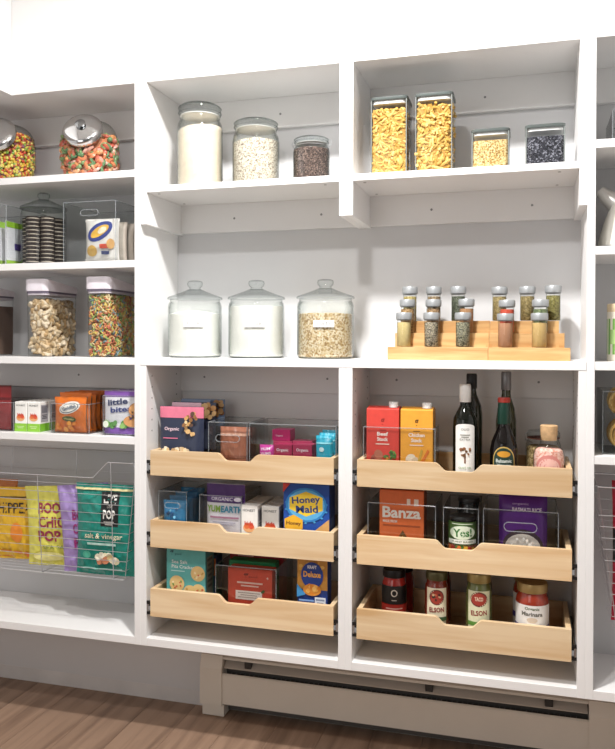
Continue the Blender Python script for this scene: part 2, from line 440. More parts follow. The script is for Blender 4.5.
# left and right shelving units
def shelving(x0, x1, label, rails):
    t = thing('shelf_unit', label, 'shelving')
    panel('side_panel', t, (x0, x0+T, 0, D-.0005, ZBB, ZT)); panel('side_panel', t, (x1-T, x1, 0, D-.0005, ZBB, ZT))
    panel('top_panel', t, (x0, x1, 0, D-.0005, ZT, ZT+T))
    for z in (S1, S2, S3, S4): panel('shelf', t, (x0+T, x1-T, .001, D-.0005, z-.021, z))
    panel('bottom_panel', t, (x0+T, x1-T, .0005, D-.0005, ZBB, ZB))
    for z0, z1 in rails: rail(t, x0+T, x1-T, z0, z1, [(x1-.1, (z0+z1)/2), (x1-.35, (z0+z1)/2), (x0+.1, (z0+z1)/2)])
    return t
sl4 = at(60, 387, RAILY).z; sl1 = at(62, 144.5, RAILY).z
LU = shelving(XL, 0, 'white shelving unit of snacks, cereal canisters and bagged chips', [(sl1, ZT), (sl4, S3-.021), (.80, S4-.021)])
RU = shelving(1.22, 1.84, 'white shelving unit with kettle, pasta bin and wire basket', [(at(603, 103, RAILY).z, ZT), (.80, S4-.021)])

# ---------------------------------------------------------------- baseboard heater
hx0, hx1 = .103, 1.335
HB = C('#ddd6ca', .5, .02, 12)
t = thing('baseboard_heater', 'long beige metal baseboard heater on the wall under the cabinets', 'heater')
prof = [(D-.001, .035), (.192, .035), (.192, .148), (.203, .186), (D-.001, .192)]
MB().prism_x(prof[::-1], hx0, hx0+.072).build('end_cap', HB, t)
MB().prism_x(prof[::-1], hx1-.09, hx1).build('end_cap', HB, t)
MB().box(hx0+.006, hx0+.078, .197, .24, .0005, .036, 0, .001).build('foot', HB, t)
MB().box(hx1-.08, hx1-.02, .197, .24, .0005, .036, 0, .001).build('foot', HB, t)
MB().prism_x([(.200, .040), (.196, .040), (.196, .130), (.200, .134), (.203, .134), (.200, .130)][::-1], hx0+.072, hx1-.09).build('front_cover', HB, t)
MB().prism_x([(D-.001, .188), (.206, .182), (.2035, .176), (.2055, .176), (.208, .181), (D-.001, .184)], hx0+.072, hx1-.09).build('top_cover', HB, t)
MB().prism_x([(.203, .149), (.226, .166), (.226, .168), (.2025, .1515)], hx0+.075, hx1-.093).build('louver', C('#bdb5ab', .4, .03, 12), t)
MB().box(hx0+.072, hx1-.09, .235, .246, .008, .182).build('shade_back_plate', C('#5a5652', .6), t)  # dark colour and low edge stand in for shade beneath the heater
for x in (.245, .80, 1.13): MB().box(x, x+.022, .206, .234, .150, .178, 0, .001).build('bracket', C('#2c2b2a', .5), t)
m = MB()
for k in range(70): xx = hx0+.09+k*.0148; m.box(xx, xx+.0008, .205, .234, .06, .125)
o = m.build('heating_fins', C('#8a8a8c', .4, .05, 30, metal=.7), t); o['kind'] = 'stuff'
#@@OBJECTS
# ================================================================ things on the shelves
def facing(X, y): return math.atan2(CAM.x-X, y-CAM.y)        # turn that brings a thing's front (-y) to the viewer's side of the room
def rnd(pl, pr, pt, yc):
    """round thing: centre x, radius and top height for its outline on the plane y = yc"""
    pc = (pl+pr)/2; a = at(pl, pt, yc).x; b = at(pr, pt, yc).x; X = at(pc, pt, yc).x
    return X, (b-a)/2*math.cos(facing(X, yc)), at(pc, pt, yc).z
def frt(pl, pr, pt, y):
    """flat-fronted thing: centre x, width and top height on the plane y"""
    a = at(pl, pt, y).x; b = at(pr, pt, y).x; return (a+b)/2, b-a, at((pl+pr)/2, pt, y).z
def rrect(w, d, r, n=5):
    P = []
    for cx, cy, a0 in ((w/2-r, d/2-r, 0), (-w/2+r, d/2-r, PI/2), (-w/2+r, -d/2+r, PI), (w/2-r, -d/2+r, 1.5*PI)):
        for i in range(n+1): a = a0+PI/2*i/n; P.append((cx+r*math.cos(a), cy+r*math.sin(a)))
    return P
def rshell(mb, secs, mat=0, r=.3, cap0=True, cap1=False, n=5):
    """stack of rounded rectangles (w, d, z, rad)"""
    v = []; f = []
    for w, d, z, rad in secs: P = rrect(w, d, rad, n); v += [(x, y, z) for x, y in P]
    N = len(P)
    for k in range(len(secs)-1):
        for i in range(N): j = (i+1) % N; f.append((k*N+i, k*N+j, (k+1)*N+j, (k+1)*N+i))
    if cap0: f.append(tuple(range(N-1, -1, -1)))
    if cap1: f.append(tuple(range((len(secs)-1)*N, len(secs)*N)))
    mb.add(v, f, mat, True); return mb

# ---- small pieces used in fills
def p_tube(L, r, bend=0, n=6, seg=4):
    pts = []
    for i in range(seg+1):
        t = i/seg-.5; pts.append((L*t, 0, bend*(1-4*t*t)))
    return MB().tube(pts, r, n)
def p_ring(Rr, r, n=10, m=5):
    return MB().tube([(Rr*math.cos(2*PI*i/n), Rr*math.sin(2*PI*i/n), 0) for i in range(n)], r, m, closed=True)
def p_ball(rx, ry, rz, n=8): 
    return MB().lathe([(0, -rz), (.7*rx, -.7*rz), (rx, 0), (.7*rx, .7*rz), (0, rz)], n)
def p_pillow(a, b, c): return MB().box(-a/2, a/2, -b/2, b/2, -c/2, c/2, 0, c*.28)
def rr(R): 
    return Matrix.Rotation(R.random()*6.28, 4, 'Z') @ Matrix.Rotation(R.random()*6.28, 4, 'X') @ Matrix.Rotation(R.random()*6.28, 4, 'Y')
def fill_box(mb, pieces, w, d, h, size, dens, nmat, seed, inplane=False, faces='frtl', mat0=1):
    R = random.Random(seed)
    for face in faces:
        A, B = {'f': (w, h), 'r': (d, h), 'l': (d, h), 't': (w, d), 'b': (w, h)}[face]
        n = int(A*B/(size*size)*dens)
        for i in range(n):
            mg = size*(1.15 if inplane else .7); a = R.uniform(-.5, .5)*(A-mg); b = R.uniform(-.5, .5)*(B-mg)
            q = size*R.uniform(.32, .62)
            if inplane: rot = Matrix.Rotation(R.gauss(0, .25), 4, 'X') @ Matrix.Rotation(R.random()*6.28, 4, 'Y') @ Matrix.Rotation(R.gauss(0, .2), 4, 'Z') @ Matrix.Rotation(R.random()*6.28, 4, 'X')
            else: rot = rr(R)
            if face == 'f': p = (a, -d/2+q, h/2+b)
            elif face == 'r':
                p = (w/2-q, a, h/2+b); rot = Matrix.Rotation(PI/2, 4, 'Z') @ rot
            elif face == 'l':
                p = (-w/2+q, a, h/2+b); rot = Matrix.Rotation(PI/2, 4, 'Z') @ rot
            elif face == 't': p = (a, b, h-q); rot = Matrix.Rotation(PI/2, 4, 'X') @ rot
            mb.inst(R.choice(pieces), Matrix.Translation(p) @ rot, mat0+R.randrange(nmat))
    return mb
def fill_cyl(mb, pieces, prof, size, n, nmat, seed, mat0=1, top=.0):
    """pieces against the inside of a lathe profile [(r,z)...], front 240 degrees, plus a heap on top"""
    R = random.Random(seed); z0 = prof[0][1]; z1 = prof[-1][1]
    def rad(z):
        for (r0, a), (r1, b) in zip(prof, prof[1:]):
            if a <= z <= b: return r0+(r1-r0)*(z-a)/max(b-a, 1e-6)
        return prof[-1][0]
    for i in range(n):
        if R.random() < top:
            q = math.sqrt(R.random()); a = R.random()*2*PI; r = (rad(z1)-size*.4)*q; p = (r*math.cos(a), r*math.sin(a), z1-size*.1+R.uniform(-.3, .35)*size)
        else:
            z = R.uniform(z0+size*.4, z1); a = -PI/2+R.uniform(-2.2, 2.2); r = rad(z)-size*R.uniform(.3, .7); p = (r*math.cos(a), r*math.sin(a), z)
        mb.inst(R.choice(pieces), Matrix.Translation(p) @ rr(R), mat0+R.randrange(nmat))
    return mb
def stuff(o, label, cat): return tag(o, label, cat, None, 'stuff')

# ---- clear bins
def pill(w, h, n=8):
    P = []; r = h/2
    for cx, a0 in ((w/2-r, -PI/2), (-w/2+r, PI/2)):
        for i in range(n+1): a = a0+PI*i/n; P.append((cx+r*math.cos(a), r*math.sin(a)))
    return P
def plate_hole(mb, w, h, hw, hh, hz, y0, y1, mat=0):
    inner = [(x, z+hz) for x, z in pill(hw, hh)]; N = len(inner); outer = []
    for x, z in inner:
        dx, dz = x, z-hz; t = min((w/2)/abs(dx) if abs(dx) > 1e-6 else 9e9, ((h-hz) if dz > 0 else hz)/abs(dz) if abs(dz) > 1e-6 else 9e9)
        outer.append((dx*t, hz+dz*t))
    # snap the nearest samples to the four corners
    for c in ((w/2, h), (-w/2, h), (-w/2, 0), (w/2, 0)):
        i = min(range(N), key=lambda k: (outer[k][0]-c[0])**2+(outer[k][1]-c[1])**2); outer[i] = c
    v = []; 
    for y in (y0, y1): v += [(x, y, z) for x, z in inner]+[(x, y, z) for x, z in outer]
    f = []
    for i in range(N):
        j = (i+1) % N
        f.append((i, j, N+j, N+i)); f.append((2*N+j, 2*N+i, 3*N+i, 3*N+j))
        f.append((j, i, 2*N+i, 2*N+j)); f.append((N+i, N+j, 3*N+j, 3*N+i))
    mb.add(v, f, mat); mb.tube([(x, y0, z) for x, z in inner], .0014, 6, 1, closed=True)
def bin_(label, pl, pr, pt, y, zb, depth, slot=None, group=None, tk=.0024):
    xc, w, zt = frt(pl, pr, pt, y); h = zt-zb
    t = thing('storage_bin', label, 'bin', (xc, y, zb), 0, group)
    m = MB()
    if slot: plate_hole(m, w, h, slot[0]*w, slot[1], slot[2]*h, 0, tk)
    else: m.box(-w/2, w/2, 0, tk, 0, h)
    for sx in (-1, 1): m.tube([(sx*w/2, .0006, 0), (sx*w/2, .0006, h)], .0013, 6, 1)
    m.tube([(-w/2, .0006, h), (w/2, .0006, h)], .0015, 6, 1)
    m.build('front_panel', [ACRYL, ACRYE], t)
    for sx in (-1, 1):
        m = MB(); a, b = sorted((sx*w/2, sx*(w/2-tk))); m.box(a, b, tk, depth-tk, 0, h); m.tube([(sx*(w/2-tk/2), 0, h), (sx*(w/2-tk/2), depth, h)], .0014, 6, 1)
        m.build('side_panel', [ACRYL, ACRYE], t)
    m = MB().box(-w/2, w/2, depth-tk, depth, 0, h); m.tube([(-w/2, depth-tk/2, h), (w/2, depth-tk/2, h)], .0014, 6, 1)
    m.build('back_panel', [ACRYL, ACRYE], t)
    MB().box(-w/2+tk, w/2-tk, tk, depth-tk, 0, tk).build('bottom_panel', ACRYL, t)
    return t, xc, w, h

# ---- bags and pouches
def bag(name, label, cat, loc, w, h, t, kind, colr, rz=0, rx=0, group=None, seed=1, wr=.0035, rough=.35, n=(20, 28), ry=0, bump=.0):
    def sb(b):
        if kind == 'pillow': return max(0.0, math.sin(PI*min(max((b-.03)/.92, 0), 1)))**.55
        if kind == 'brick': return min(1, max(0, (.97-b)*6))**.6*min(1, .55+b*5)
        return min(1, max(0, 1-b))**.75*min(1, .75+b*3)
    def fn(u, v, o, side=-1):
        a = max(-1, min(1, 2*u/w)); b = max(0, min(1, v/h)); s = sb(b)
        e = max(0, 1-abs(a)**(3 if kind == 'pillow' else 4))**.6
        nz = noise.noise(Vector((u*26+seed*3.1, v*22, seed*1.7)))*.6+noise.noise(Vector((u*60, v*38+a*3, seed*2.3+5)))*.5
        if kind == 'pillow':
            q1 = 1-abs(noise.noise(Vector((u*17+v*9+seed, v*21-u*8, seed*.7))))*2.4; q2 = 1-abs(noise.noise(Vector((u*34-v*12, v*30+u*16+seed, seed*1.3))))*2.4
            nz = .4*nz+.9*max(q1, -.3)**2*(1 if q1 > 0 else -1)+.5*max(q2, -.3)**2*(1 if q2 > 0 else -1)
        cr = wr*nz*(.5+1.2*abs(b-.5))*(1-abs(a)**6)
        y = side*(t/2*s*e+.0004)+cr*(1 if side < 0 else .5)*-1 + side*o
        x = u*(1-(.05*s if kind == 'pillow' else 0))
        zz = v + (.006*s*(1-a*a) if kind == 'pillow' and b < .2 else 0)*0
        return (x, y, zz)
    m = MB()
    m.grid(lambda i, j: fn((i-.5)*w, j*h, 0, -1), n[0], n[1], 0)
    m.grid(lambda i, j: fn((i-.5)*w, j*h, 0, 1), n[0], n[1], 0, True, True)
    ob = m.build(name, C(colr, rough), None, loc, (rx, ry, rz), 80); tag(ob, label, cat, group)
    return ob, Print(w, h, lambda u, v, o: fn(u, v, o, -1), True, True)
def carton(name, label, cat, pl, pr, pt, y, zb, depth, colr, group=None, rz=0, rough=.4):
    xc, w, zt = frt(pl, pr, pt, y); h = zt-zb
    o = MB().box(-w/2, w/2, 0, depth, 0, h, 0, .0012).build(name, C(colr, rough), None, (xc, y, zb), (0, 0, rz)); tag(o, label, cat, group)
    return o, Print(w, h, flat(0)), w, h

# ---------------------------------------------------------------- centre top: three round jars
def mason(label, pl, pr, pt, bail, lidlabel=None):
    X, r, zt = rnd(pl, pr, pt, .105); zb = US; H = zt-zb
    t = thing('glass_jar', label, 'jar', (X, .105, zb), facing(X, .105))
    R = r
    f = lambda L: [(a*R, b*H) for a, b in L]
    MB().shell(f([(0, .012), (.9, .012), (.97, .03), (.97, .66), (.93, .74), (.82, .80), (.80, .86)]), 32).build('inner_wall', GLASS, t)
    MB().shell(f([(0, 0), (.93, 0), (1, .025), (1, .67), (.96, .755), (.86, .815), (.85, .83), (.88, .835), (.88, .855), (.84, .86), (.80, .86)]), 32).build('jar_body', GLASS, t)
    lid = MB().lathe(f([(.80, .862), (.90, .865), (.93, .885), (.93, .93), (.90, .965), (.80, .985), (.3, 1.0), (0, 1.0)]), 32).build('jar_lid', GLASSD, t)
    MB().lathe(f([(.84, .853), (.865, .856), (.865, .864), (.84, .866)]), 32).build('gasket', C('#e9e9e6', .6), lid)
    for z in (.89, .95): MB().tube([(R*.935*math.cos(2*PI*i/32), R*.935*math.sin(2*PI*i/32), z*H) for i in range(32)], .0011, 5, closed=True).build('lid_ring', GLASSD, lid)
    if bail:
        MB().tube([(R*.99*math.cos(2*PI*i/32), R*.99*math.sin(2*PI*i/32)*.93, .80*H) for i in range(32)], .0011, 5, closed=True).build('wire_bail', STEEL, t)
        MB().tube([(R*.95, -.01, .80*H), (R*1.08, -.008, .86*H), (R*1.02, 0, .97*H), (R*.8, 0, 1.0*H)], .0011, 5).build('wire_clasp', STEEL, t)
        MB().tube([(-R*.95, -.006, .78*H), (-R*1.06, -.004, .84*H), (-R*.96, 0, .93*H)], .0011, 5).build('wire_clasp', STEEL, t)
    return X, R, H, zb
def heap(X, R, H, zb, level, yc, mat, label, cat, slope=0.0, name='flour', mound=.0):
    """granular fill inside a round jar"""
    m = MB(); n = 36; r = R*.955; prof = [(0, .014*H), (r*.95, .014*H), (r, .035*H)]
    v = []; f = []
    rings = [(r*.95, .016*H, 0), (r, .04*H, 0), (r, .5*level*H, 0), (r, level*H, 1), (r*.8, level*H, 1), (r*.55, level*H, 1), (r*.25, level*H, 1), (0.0001, level*H, 1)]
    for q, z, tp in rings:
        for i in range(n):
            a = 2*PI*i/n; x = q*math.cos(a); y = q*math.sin(a); zz = z
            if tp: zz += slope*(x/r)*R + mound*R*(1-(q/r)**2) + .0025*noise.noise(Vector((x*60, y*60, level*9)))
            v.append((x, y, zz))
    for k in range(len(rings)-1):
        for i in range(n): j = (i+1) % n; f.append((k*n+i, k*n+j, (k+1)*n+j, (k+1)*n+i))
    f.append(tuple(range(n-1, -1, -1)))
    m.add(v, f, 0, True)
    o = m.build(name, mat, None, (X, yc, zb)); return stuff(o, label, cat)
FLOUR = C('#ecdcc8', .9, .05, 60, bump=.2)
WHITEP = C('#f7f5f1', .9, .02, 60, bump=.15)
RICE = speckle('puffed_rice', ['#e6dccd', '#ddd1c0', '#ece4d8', '#cfc0ad', '#e4dacc', '#a39382', '#dfd4c5', '#6f6052', '#d3c6b4', '#8a7969'], 420)
DARKG = speckle('dark_grain', ['#3c302d', '#54443f', '#2b2322', '#6d5a54', '#463935', '#8a766e'], 380)
OATS = speckle('rolled_oats', ['#dfcaa6', '#cfb48a', '#e6d6bc', '#b99a6c', '#d9c29c', '#e9dcc4', '#a5855a'], 240)
a = mason('tall round glass jar of cream flour with clamp lid', 177, 223, 105, False); heap(*a, .70, .105, FLOUR, 'cream coloured flour filling the tallest round jar, surface sloping', 'flour', .10)
a = mason('medium round glass jar of pale speckled rice', 232.5, 279.5, 121, False); heap(*a, .66, .105, RICE, 'pale speckled rice inside the medium round jar', 'rice', .04, 'rice')
a = mason('short clamp-lid glass jar of dark quinoa with wire bail', 293, 330, 138, True); heap(*a, .73, .105, DARKG, 'dark brown quinoa inside the short clamp-lid jar', 'quinoa', 0, 'quinoa')

# ---------------------------------------------------------------- centre top: square canisters
def canister(label, pl, pr, pt, lidz):
    y = .05; xc, w, zt = frt(pl, pr, pt, y); zb = US; h = zt-zb; d = .1
    t = thing('square_canister', label, 'canister', (xc, y+d/2, zb))
    m = MB(); rshell(m, [(w*.97, d*.97, 0, .012), (w, d, .006, .014), (w, d, h-.012, .014)])
    m.build('canister_body', GLASS, t)
    l = MB(); rshell(l, [(w*.9, d*.9, h-lidz, .012), (w*.9, d*.9, h-.007, .012)]); l.build('lid_insert', C('#e9eaea', .35), t)
    l2 = MB(); rshell(l2, [(w*1.0, d*1.0, h-.009, .014), (w*1.03, d*1.03, h-.006, .015), (w*1.03, d*1.03, h-.001, .015), (w*.99, d*.99, h, .014)], cap1=True)
    l2.build('lid_rim', C('#59605e', .3, .05, 30), t)
    for sx in (-1, 1): MB().tube([(sx*(w/2-.002), -d/2+.003, .006), (sx*(w/2-.002), -d/2+.003, h-.009)], .0017, 6).build('corner_edge', C('#7b807e', .15, .05, 30), t)
    return xc, w, d, h, zb, y+d/2
def boxfill(a, top, size, dens, pieces, mats, name, label, cat, seed, inplane=True):
    xc, w, d, h, zb, yc = a; hh = top*h
    m = MB(); m.box(-w/2+size*.5, w/2-size*.5, -d/2+size*.5, d/2-size*.5, .004, hh-size*.4, 0)
    fill_box(m, pieces, w*.92, d*.92, hh, size, dens, len(mats)-1, seed, inplane); 
    v = [(x, y, z+.003) for x, y, z in m.v]; m.v = v
    stuff(m.build(name, mats, None, (xc, yc, zb), None, 60), label, cat)
PM = [C('#a97a30', .7), C('#c7a052', .55), C('#ba9242', .55), C('#cfad62', .55)]
a = canister('tall square clear canister of short curled pasta', 370.5, 407, 96, .018)
boxfill(a, .84, .0125, 4.2, [p_tube(.021, .0036, .006, 6, 4), p_tube(.018, .0036, .004, 6, 4)], PM, 'curled_pasta', 'short yellow curled pasta filling a tall square canister', 'pasta', 1)
a = canister('tallest square clear canister of long ridged pasta', 415, 452.5, 92, .018)
boxfill(a, .84, .0165, 4.6, [p_tube(.038, .0042, .003, 6, 4), p_tube(.033, .0040, .005, 6, 4)], PM, 'tube_pasta', 'long yellow pasta tubes filling the tallest square canister', 'pasta', 2)
a = canister('short square clear canister of beige grains', 471.5, 509.5, 128, .016)
GRB = speckle('beige_grain', ['#cbb07c', '#b99a60', '#d9c496', '#a08048', '#cfb785', '#86663a'], 320)
GRK = speckle('black_beans', ['#2a2a30', '#3c3c44', '#1b1b20', '#55555e', '#303038', '#7a7a84'], 300)
def solidfill(a, top, mat, name, label, cat):
    xc, w, d, h, zb, yc = a; m = MB(); rshell(m, [(w*.94, d*.94, .004, .012), (w*.955, d*.955, .01, .012), (w*.955, d*.955, top*h, .012), (w*.9, d*.9, top*h+.001, .012)], cap1=True)
    stuff(m.build(name, mat, None, (xc, yc, zb)), label, cat)
solidfill(a, .72, GRB, 'grain', 'beige grains inside a short square canister', 'grain')
a = canister('short square clear canister of black beans', 525.5, 565.5, 123.5, .016)
solidfill(a, .72, GRK, 'black_beans', 'small black beans inside a short square canister', 'beans')

# ---------------------------------------------------------------- worktop: three gallon jars
def gallon(label, word, pl, pr, pt, yc=.125):
    X, r, zt = rnd(pl, pr, pt, yc); zb = 1.114; H = zt-zb; R = r
    t = thing('cracker_jar', label, 'jar', (X, yc, zb), facing(X, yc)); f = lambda L: [(a*R, b*H) for a, b in L]
    MB().shell(f([(0, 0), (.88, 0), (.97, .02), (1, .06), (1, .66), (.97, .705), (.93, .72), (.93, .75)]), 36).build('jar_body', GLASS, t)
    MB().shell(f([(0, .02), (.88, .02), (.96, .05), (.96, .66), (.91, .72)]), 36).build('inner_wall', GLASS, t)
    MB().shell(f([(.84, .0005), (.9, .002), (.97, .022), (.9, .028), (.86, .02)]), 36).build('base_ring', GLASSD, t)
    lid = MB().lathe(f([(.9, .75), (1.02, .755), (1.03, .77), (1.0, .785), (.88, .80), (.6, .835), (.38, .865), (.28, .885), (.0, .885)]), 36).build('jar_lid', GLASSD, t)
    MB().shell(f([(.24, .88), (.2, .905), (.27, .93), (.29, .96), (.27, .99), (.2, 1.0), (0, 1.0)]), 24).build('lid_knob', GLASSD, lid)
    p = Print(R, H, cyl(R), True); p.rect(-.42, .30, .39, .475, '#fbfbfa'); p.text(word, -.06, .432, .46, .045, '#6d6d6d', 0, 0)
    p.a.build('label_sticker', p.am, t); p.letters(t)
    return X, R, H, zb
a = gallon('lidded gallon glass jar labelled FLOUR of white flour', 'FLOUR', 168, 222, 281); heap(*a, .56, .125, WHITEP, 'white flour mounded inside the gallon jar labelled FLOUR', 'flour', .0, 'flour', .14)
a = gallon('lidded gallon glass jar labelled SUGAR of white sugar', 'SUGAR', 228.5, 284.5, 280.5); heap(*a, .66, .125, WHITEP, 'white sugar filling the gallon jar labelled SUGAR', 'sugar', .0, 'sugar')
a = gallon('lidded gallon glass jar labelled OATS of rolled oats', 'OATS', 297, 354, 279.5); heap(*a, .56, .125, OATS, 'tan rolled oats inside the gallon jar labelled OATS', 'oats', .0, 'oats', .04)

# ---------------------------------------------------------------- spice racks and spice jars
ZC = 1.114
SY = (.035, .085, .135)                                    # front face of each step
def step_z(px, py, y): return at(px, py, y).z
SZ = [step_z(440, 347, SY[0])-ZC, step_z(440, 333, SY[1])-ZC, step_z(440, 321, SY[2])-ZC]
def rack(label, x0, x1, yo, zs):
    t = thing('spice_rack', label, 'spice rack', (x0, yo, ZC), 0); w = x1-x0
    for i, z in enumerate(SZ):
        a = .012*i if x0 < .85 else 0; b = .012*i if x0 > .85 else 0
        MB().box(a, w-b, SY[i], SY[i]+.009, 0 if i == 0 else SZ[i-1]-.008, z+zs, 0, .0008).build('step_riser', BAMBOO, t)
        MB().box(a+.002, w-b-.002, SY[i]+.009, (SY[i]+.0495), z+zs-.008, z+zs-.0015, 0, .0006).build('step_tread', BAMBOO, t)
    for xx in (0, w-.008): 
        P = [(SY[0]+.0092, .0), (SY[2]+.046, 0), (SY[2]+.046, SZ[2]-.009), (SY[2]+.0005, SZ[2]-.009), (SY[2]-.0005, SZ[1]-.0095), (SY[1]+.0005, SZ[1]-.0095), (SY[1]-.0005, SZ[0]-.0095), (SY[0]+.0092, SZ[0]-.0095)]
        xa = xx+(.026 if (x0 < .85 and xx == 0) else 0)-(.026 if (x0 > .85 and xx > 0) else 0)
        MB().prism_x(P, xa, xa+.008).build('side_support', BAMBOO, t)
rx0 = at(387.5, 350, SY[0]).x; rx1 = at(488, 350, SY[0]).x; rx2 = at(570.5, 350, SY[0]).x
rack('light bamboo stepped spice rack beside the oats jar', rx0, rx1, 0, 0)
rack('darker bamboo stepped spice rack at the panel end', rx1+.0006, rx2, .0, -.001)
def spice(px, lidtop, tier, cols, what, half=8.6, speck=0):
    y = SY[tier]+.029; X, r, zt = rnd(px-half, px+half, lidtop, y); zb = ZC+SZ[tier]-.0012
    r = .0215; H = zt-zb
    t = thing('spice_jar', 'small glass spice jar of '+what, 'spice jar', (X, y, zb), facing(X, y), 'spice jars on the bamboo racks')
    MB().shell([(0, 0), (r*.82, 0), (r*.88, .003), (r*.88, H*.74), (r*.84, H*.80)], 20).build('jar_body', GLASS, t)
    lid = MB().lathe([(r*.9, H*.80), (r, H*.803), (r*1.01, H*.84), (r*1.01, H*.97), (r*.94, H*.995), (0, H)], 24).build('jar_lid', CAPGREY, t)
    MB().shell([(r*.86, H*.775), (r*.93, H*.78), (r*.93, H*.80)], 20).build('lid_collar', C('#8f9294', .4), lid)
    mt = speckle('spice_'+what.replace(' ', '_'), cols, speck) if speck else C(cols[0], .9, .1, 90, bump=.2)
    o = MB().lathe([(r*.75, .002), (r*.84, .005), (r*.84, H*.70), (r*.8, H*.715), (0, H*.715)], 20).build('spice', mt, None, (X, y, zb)); stuff(o, what+' inside its spice jar on the bamboo rack', 'spice')
spice(404, 312.5, 0, ['#c4b07a'], 'pale yellow powder')
spice(431.5, 312.5, 0, ['#8d8272', '#6b6355', '#b3a996', '#4d473d', '#a0967f'], 'grey speckled peppercorn mix', speck=420)
spice(463, 312.5, 0, ['#7d7a68', '#5d5b4c', '#a09c86', '#45443a', '#8f8a72'], 'grey green seeds', speck=420)
spice(505.5, 313.5, 0, ['#a87a5c'], 'reddish brown cinnamon powder', 9)
spice(539.5, 313, 0, ['#bf9f66'], 'tan garlic granules', 9.2)
spice(407.5, 299.5, 1, ['#9a7a52', '#7e6040', '#b8986e'], 'brown cumin seeds', speck=420)
spice(433.5, 299.5, 1, ['#8d6f50', '#6c533a', '#a98b69'], 'dark brown chopped cloves', speck=420)
spice(466.5, 299, 1, ['#9b7350'], 'brown nutmeg powder')
spice(507, 300, 1, ['#b4442e'], 'red paprika powder', 8.8)
spice(540.5, 299.5, 1, ['#5f6b49', '#47523a', '#7d8863'], 'green dried herbs', 9, 420)
spice(410, 286.8, 2, ['#a9985c', '#8b7b48', '#c0b078'], 'yellow olive seeds', 8.3, 420)
spice(434, 286.8, 2, ['#8a7558', '#695742', '#a89375'], 'mixed brown seasoning', 8.3, 420)
spice(458.3, 286.5, 2, ['#4f5346', '#383c33', '#6b705f'], 'dark green bay leaf flakes', 8.6, 420)
spice(499.5, 287, 2, ['#8d7c52', '#6e603e', '#a89769'], 'olive brown thyme', 8.6, 420)
spice(527.3, 286.5, 2, ['#85754c', '#665939', '#a39164'], 'olive brown oregano', 8.8, 420)
spice(553.3, 285.5, 2, ['#77703f', '#5b5630', '#97905a'], 'olive green basil flakes', 8.8, 420)

# ================================================================ left shelving unit
# ---- tilted candy jars
def candy_jar(label, pl, pr, pt, yc, ax):
    X, r, zt = rnd(pl, pr, pt, yc); zb = S1; H = zt-zb
    t = thing('candy_jar', label, 'jar', (X, yc, zb))
    n, mv = 32, 20
    ryy = min(r*.9, .105)
    def pos(th, ph, k=1.0):
        c, s = math.cos(ph), math.sin(ph); z = H/2*(1+math.copysign(abs(s)**.75, s)); q = max(0, c)**.55
        return (r*q*math.cos(th)*k, ryy*q*math.sin(th)*k, z)
    A = Vector(ax).normalized(); Cn = Vector((r*.95*A.x, ryy*.95*A.y, H/2+H*.47*A.z))
    lr = r*.66
    m = MB(); v = []; f = []
    for j in range(mv+1):
        for i in range(n): v.append(pos(2*PI*i/n, -PI/2+PI*j/mv))
    for j in range(mv):
        for i in range(n):
            q = (j*n+i, j*n+(i+1) % n, (j+1)*n+(i+1) % n, (j+1)*n+i)
            c = sum((Vector(v[k]) for k in q), Vector())/4
            d = c-Cn; ra = (d-A*d.dot(A)).length
            if not (ra < lr*.93 and d.dot(A) > -.04): f.append(q)      # the mouth
    m.add(v, f, 0, True); m.build('jar_body', GLASS, t, None, None, 60)
    q = A.to_track_quat('Z', 'Y').to_euler()
    def oriented(mb, name, mat, par): 
        o = mb.build(name, mat, par); o.location = Cn; o.rotation_euler = q; return o
    oriented(MB().shell([(lr*.86, -.035), (lr*.93, -.02), (lr*.93, .0)], 32), 'jar_neck', GLASSD, t)
    lid = oriented(MB().lathe([(lr*.93, -.002), (lr*1.0, -.002), (lr*1.02, .006), (lr*1.02, .014), (lr*.97, .018), (lr*.8, .023), (lr*.5, .028), (lr*.22, .030), (0, .030)], 40), 'jar_lid', CHROME, t)
    k = MB().lathe([(.011, .028), (.010, .032), (.015, .034), (.016, .038), (.011, .041), (0, .0415)], 20).build('lid_knob', C('#9a9c9e', .15, .02, 20, metal=1), lid)
    return X, r, ryy, H, zb, Cn, A, lr
def candy_fill(a, yc, level, pieces, cols, size, n, name, label, seed):
    X, r, ryy, H, zb, Cn, A, lr = a; R = random.Random(seed); m = MB(); mats = [C(cols[0], .5)]+[C(c, .3) for c in cols]
    def pos(th, z, k):
        s = max(-1, min(1, 2*z/H-1)); sp = math.copysign(abs(s)**(1/.75), s); c = math.sqrt(max(0, 1-sp*sp)); q = c**.55
        return Vector((r*q*math.cos(th)*k, ryy*q*math.sin(th)*k, z))
    cv = []; N = 20
    zs = [size*.4, H*.1, H*.3, H*.5, H*level-size*.4]
    for z in zs:
        for i in range(N): cv.append(pos(2*PI*i/N, z, .86))
    cf = [(k*N+i, k*N+(i+1) % N, (k+1)*N+(i+1) % N, (k+1)*N+i) for k in range(len(zs)-1) for i in range(N)]+[tuple(range((len(zs)-1)*N, len(zs)*N))]
    m.add(cv, cf, 0, True)
    c = 0
    while c < n:
        z = R.uniform(size*.5, H*level); th = R.uniform(-PI*.95, PI*.25)
        if R.random() < .18: z = H*level+R.uniform(-.3, .3)*size; p = pos(th, z, math.sqrt(R.random())*.86)
        else: p = pos(th, z, R.uniform(.88, .94))
        d = p-Cn
        c += 1
        if d.dot(A) > -size*.9 and (d-A*d.dot(A)).length < lr: continue
        m.inst(R.choice(pieces), Matrix.Translation(p) @ rr(R), 1+R.randrange(len(cols)))
    stuff(m.build(name, mats, None, (X, yc, zb), None, 60), label, 'candy')
AX = (.20, -.84, .50)
a = candy_jar('tilted glass candy jar of small mixed bright candies with chrome lid', -26, 37.5, 126, .125, AX)
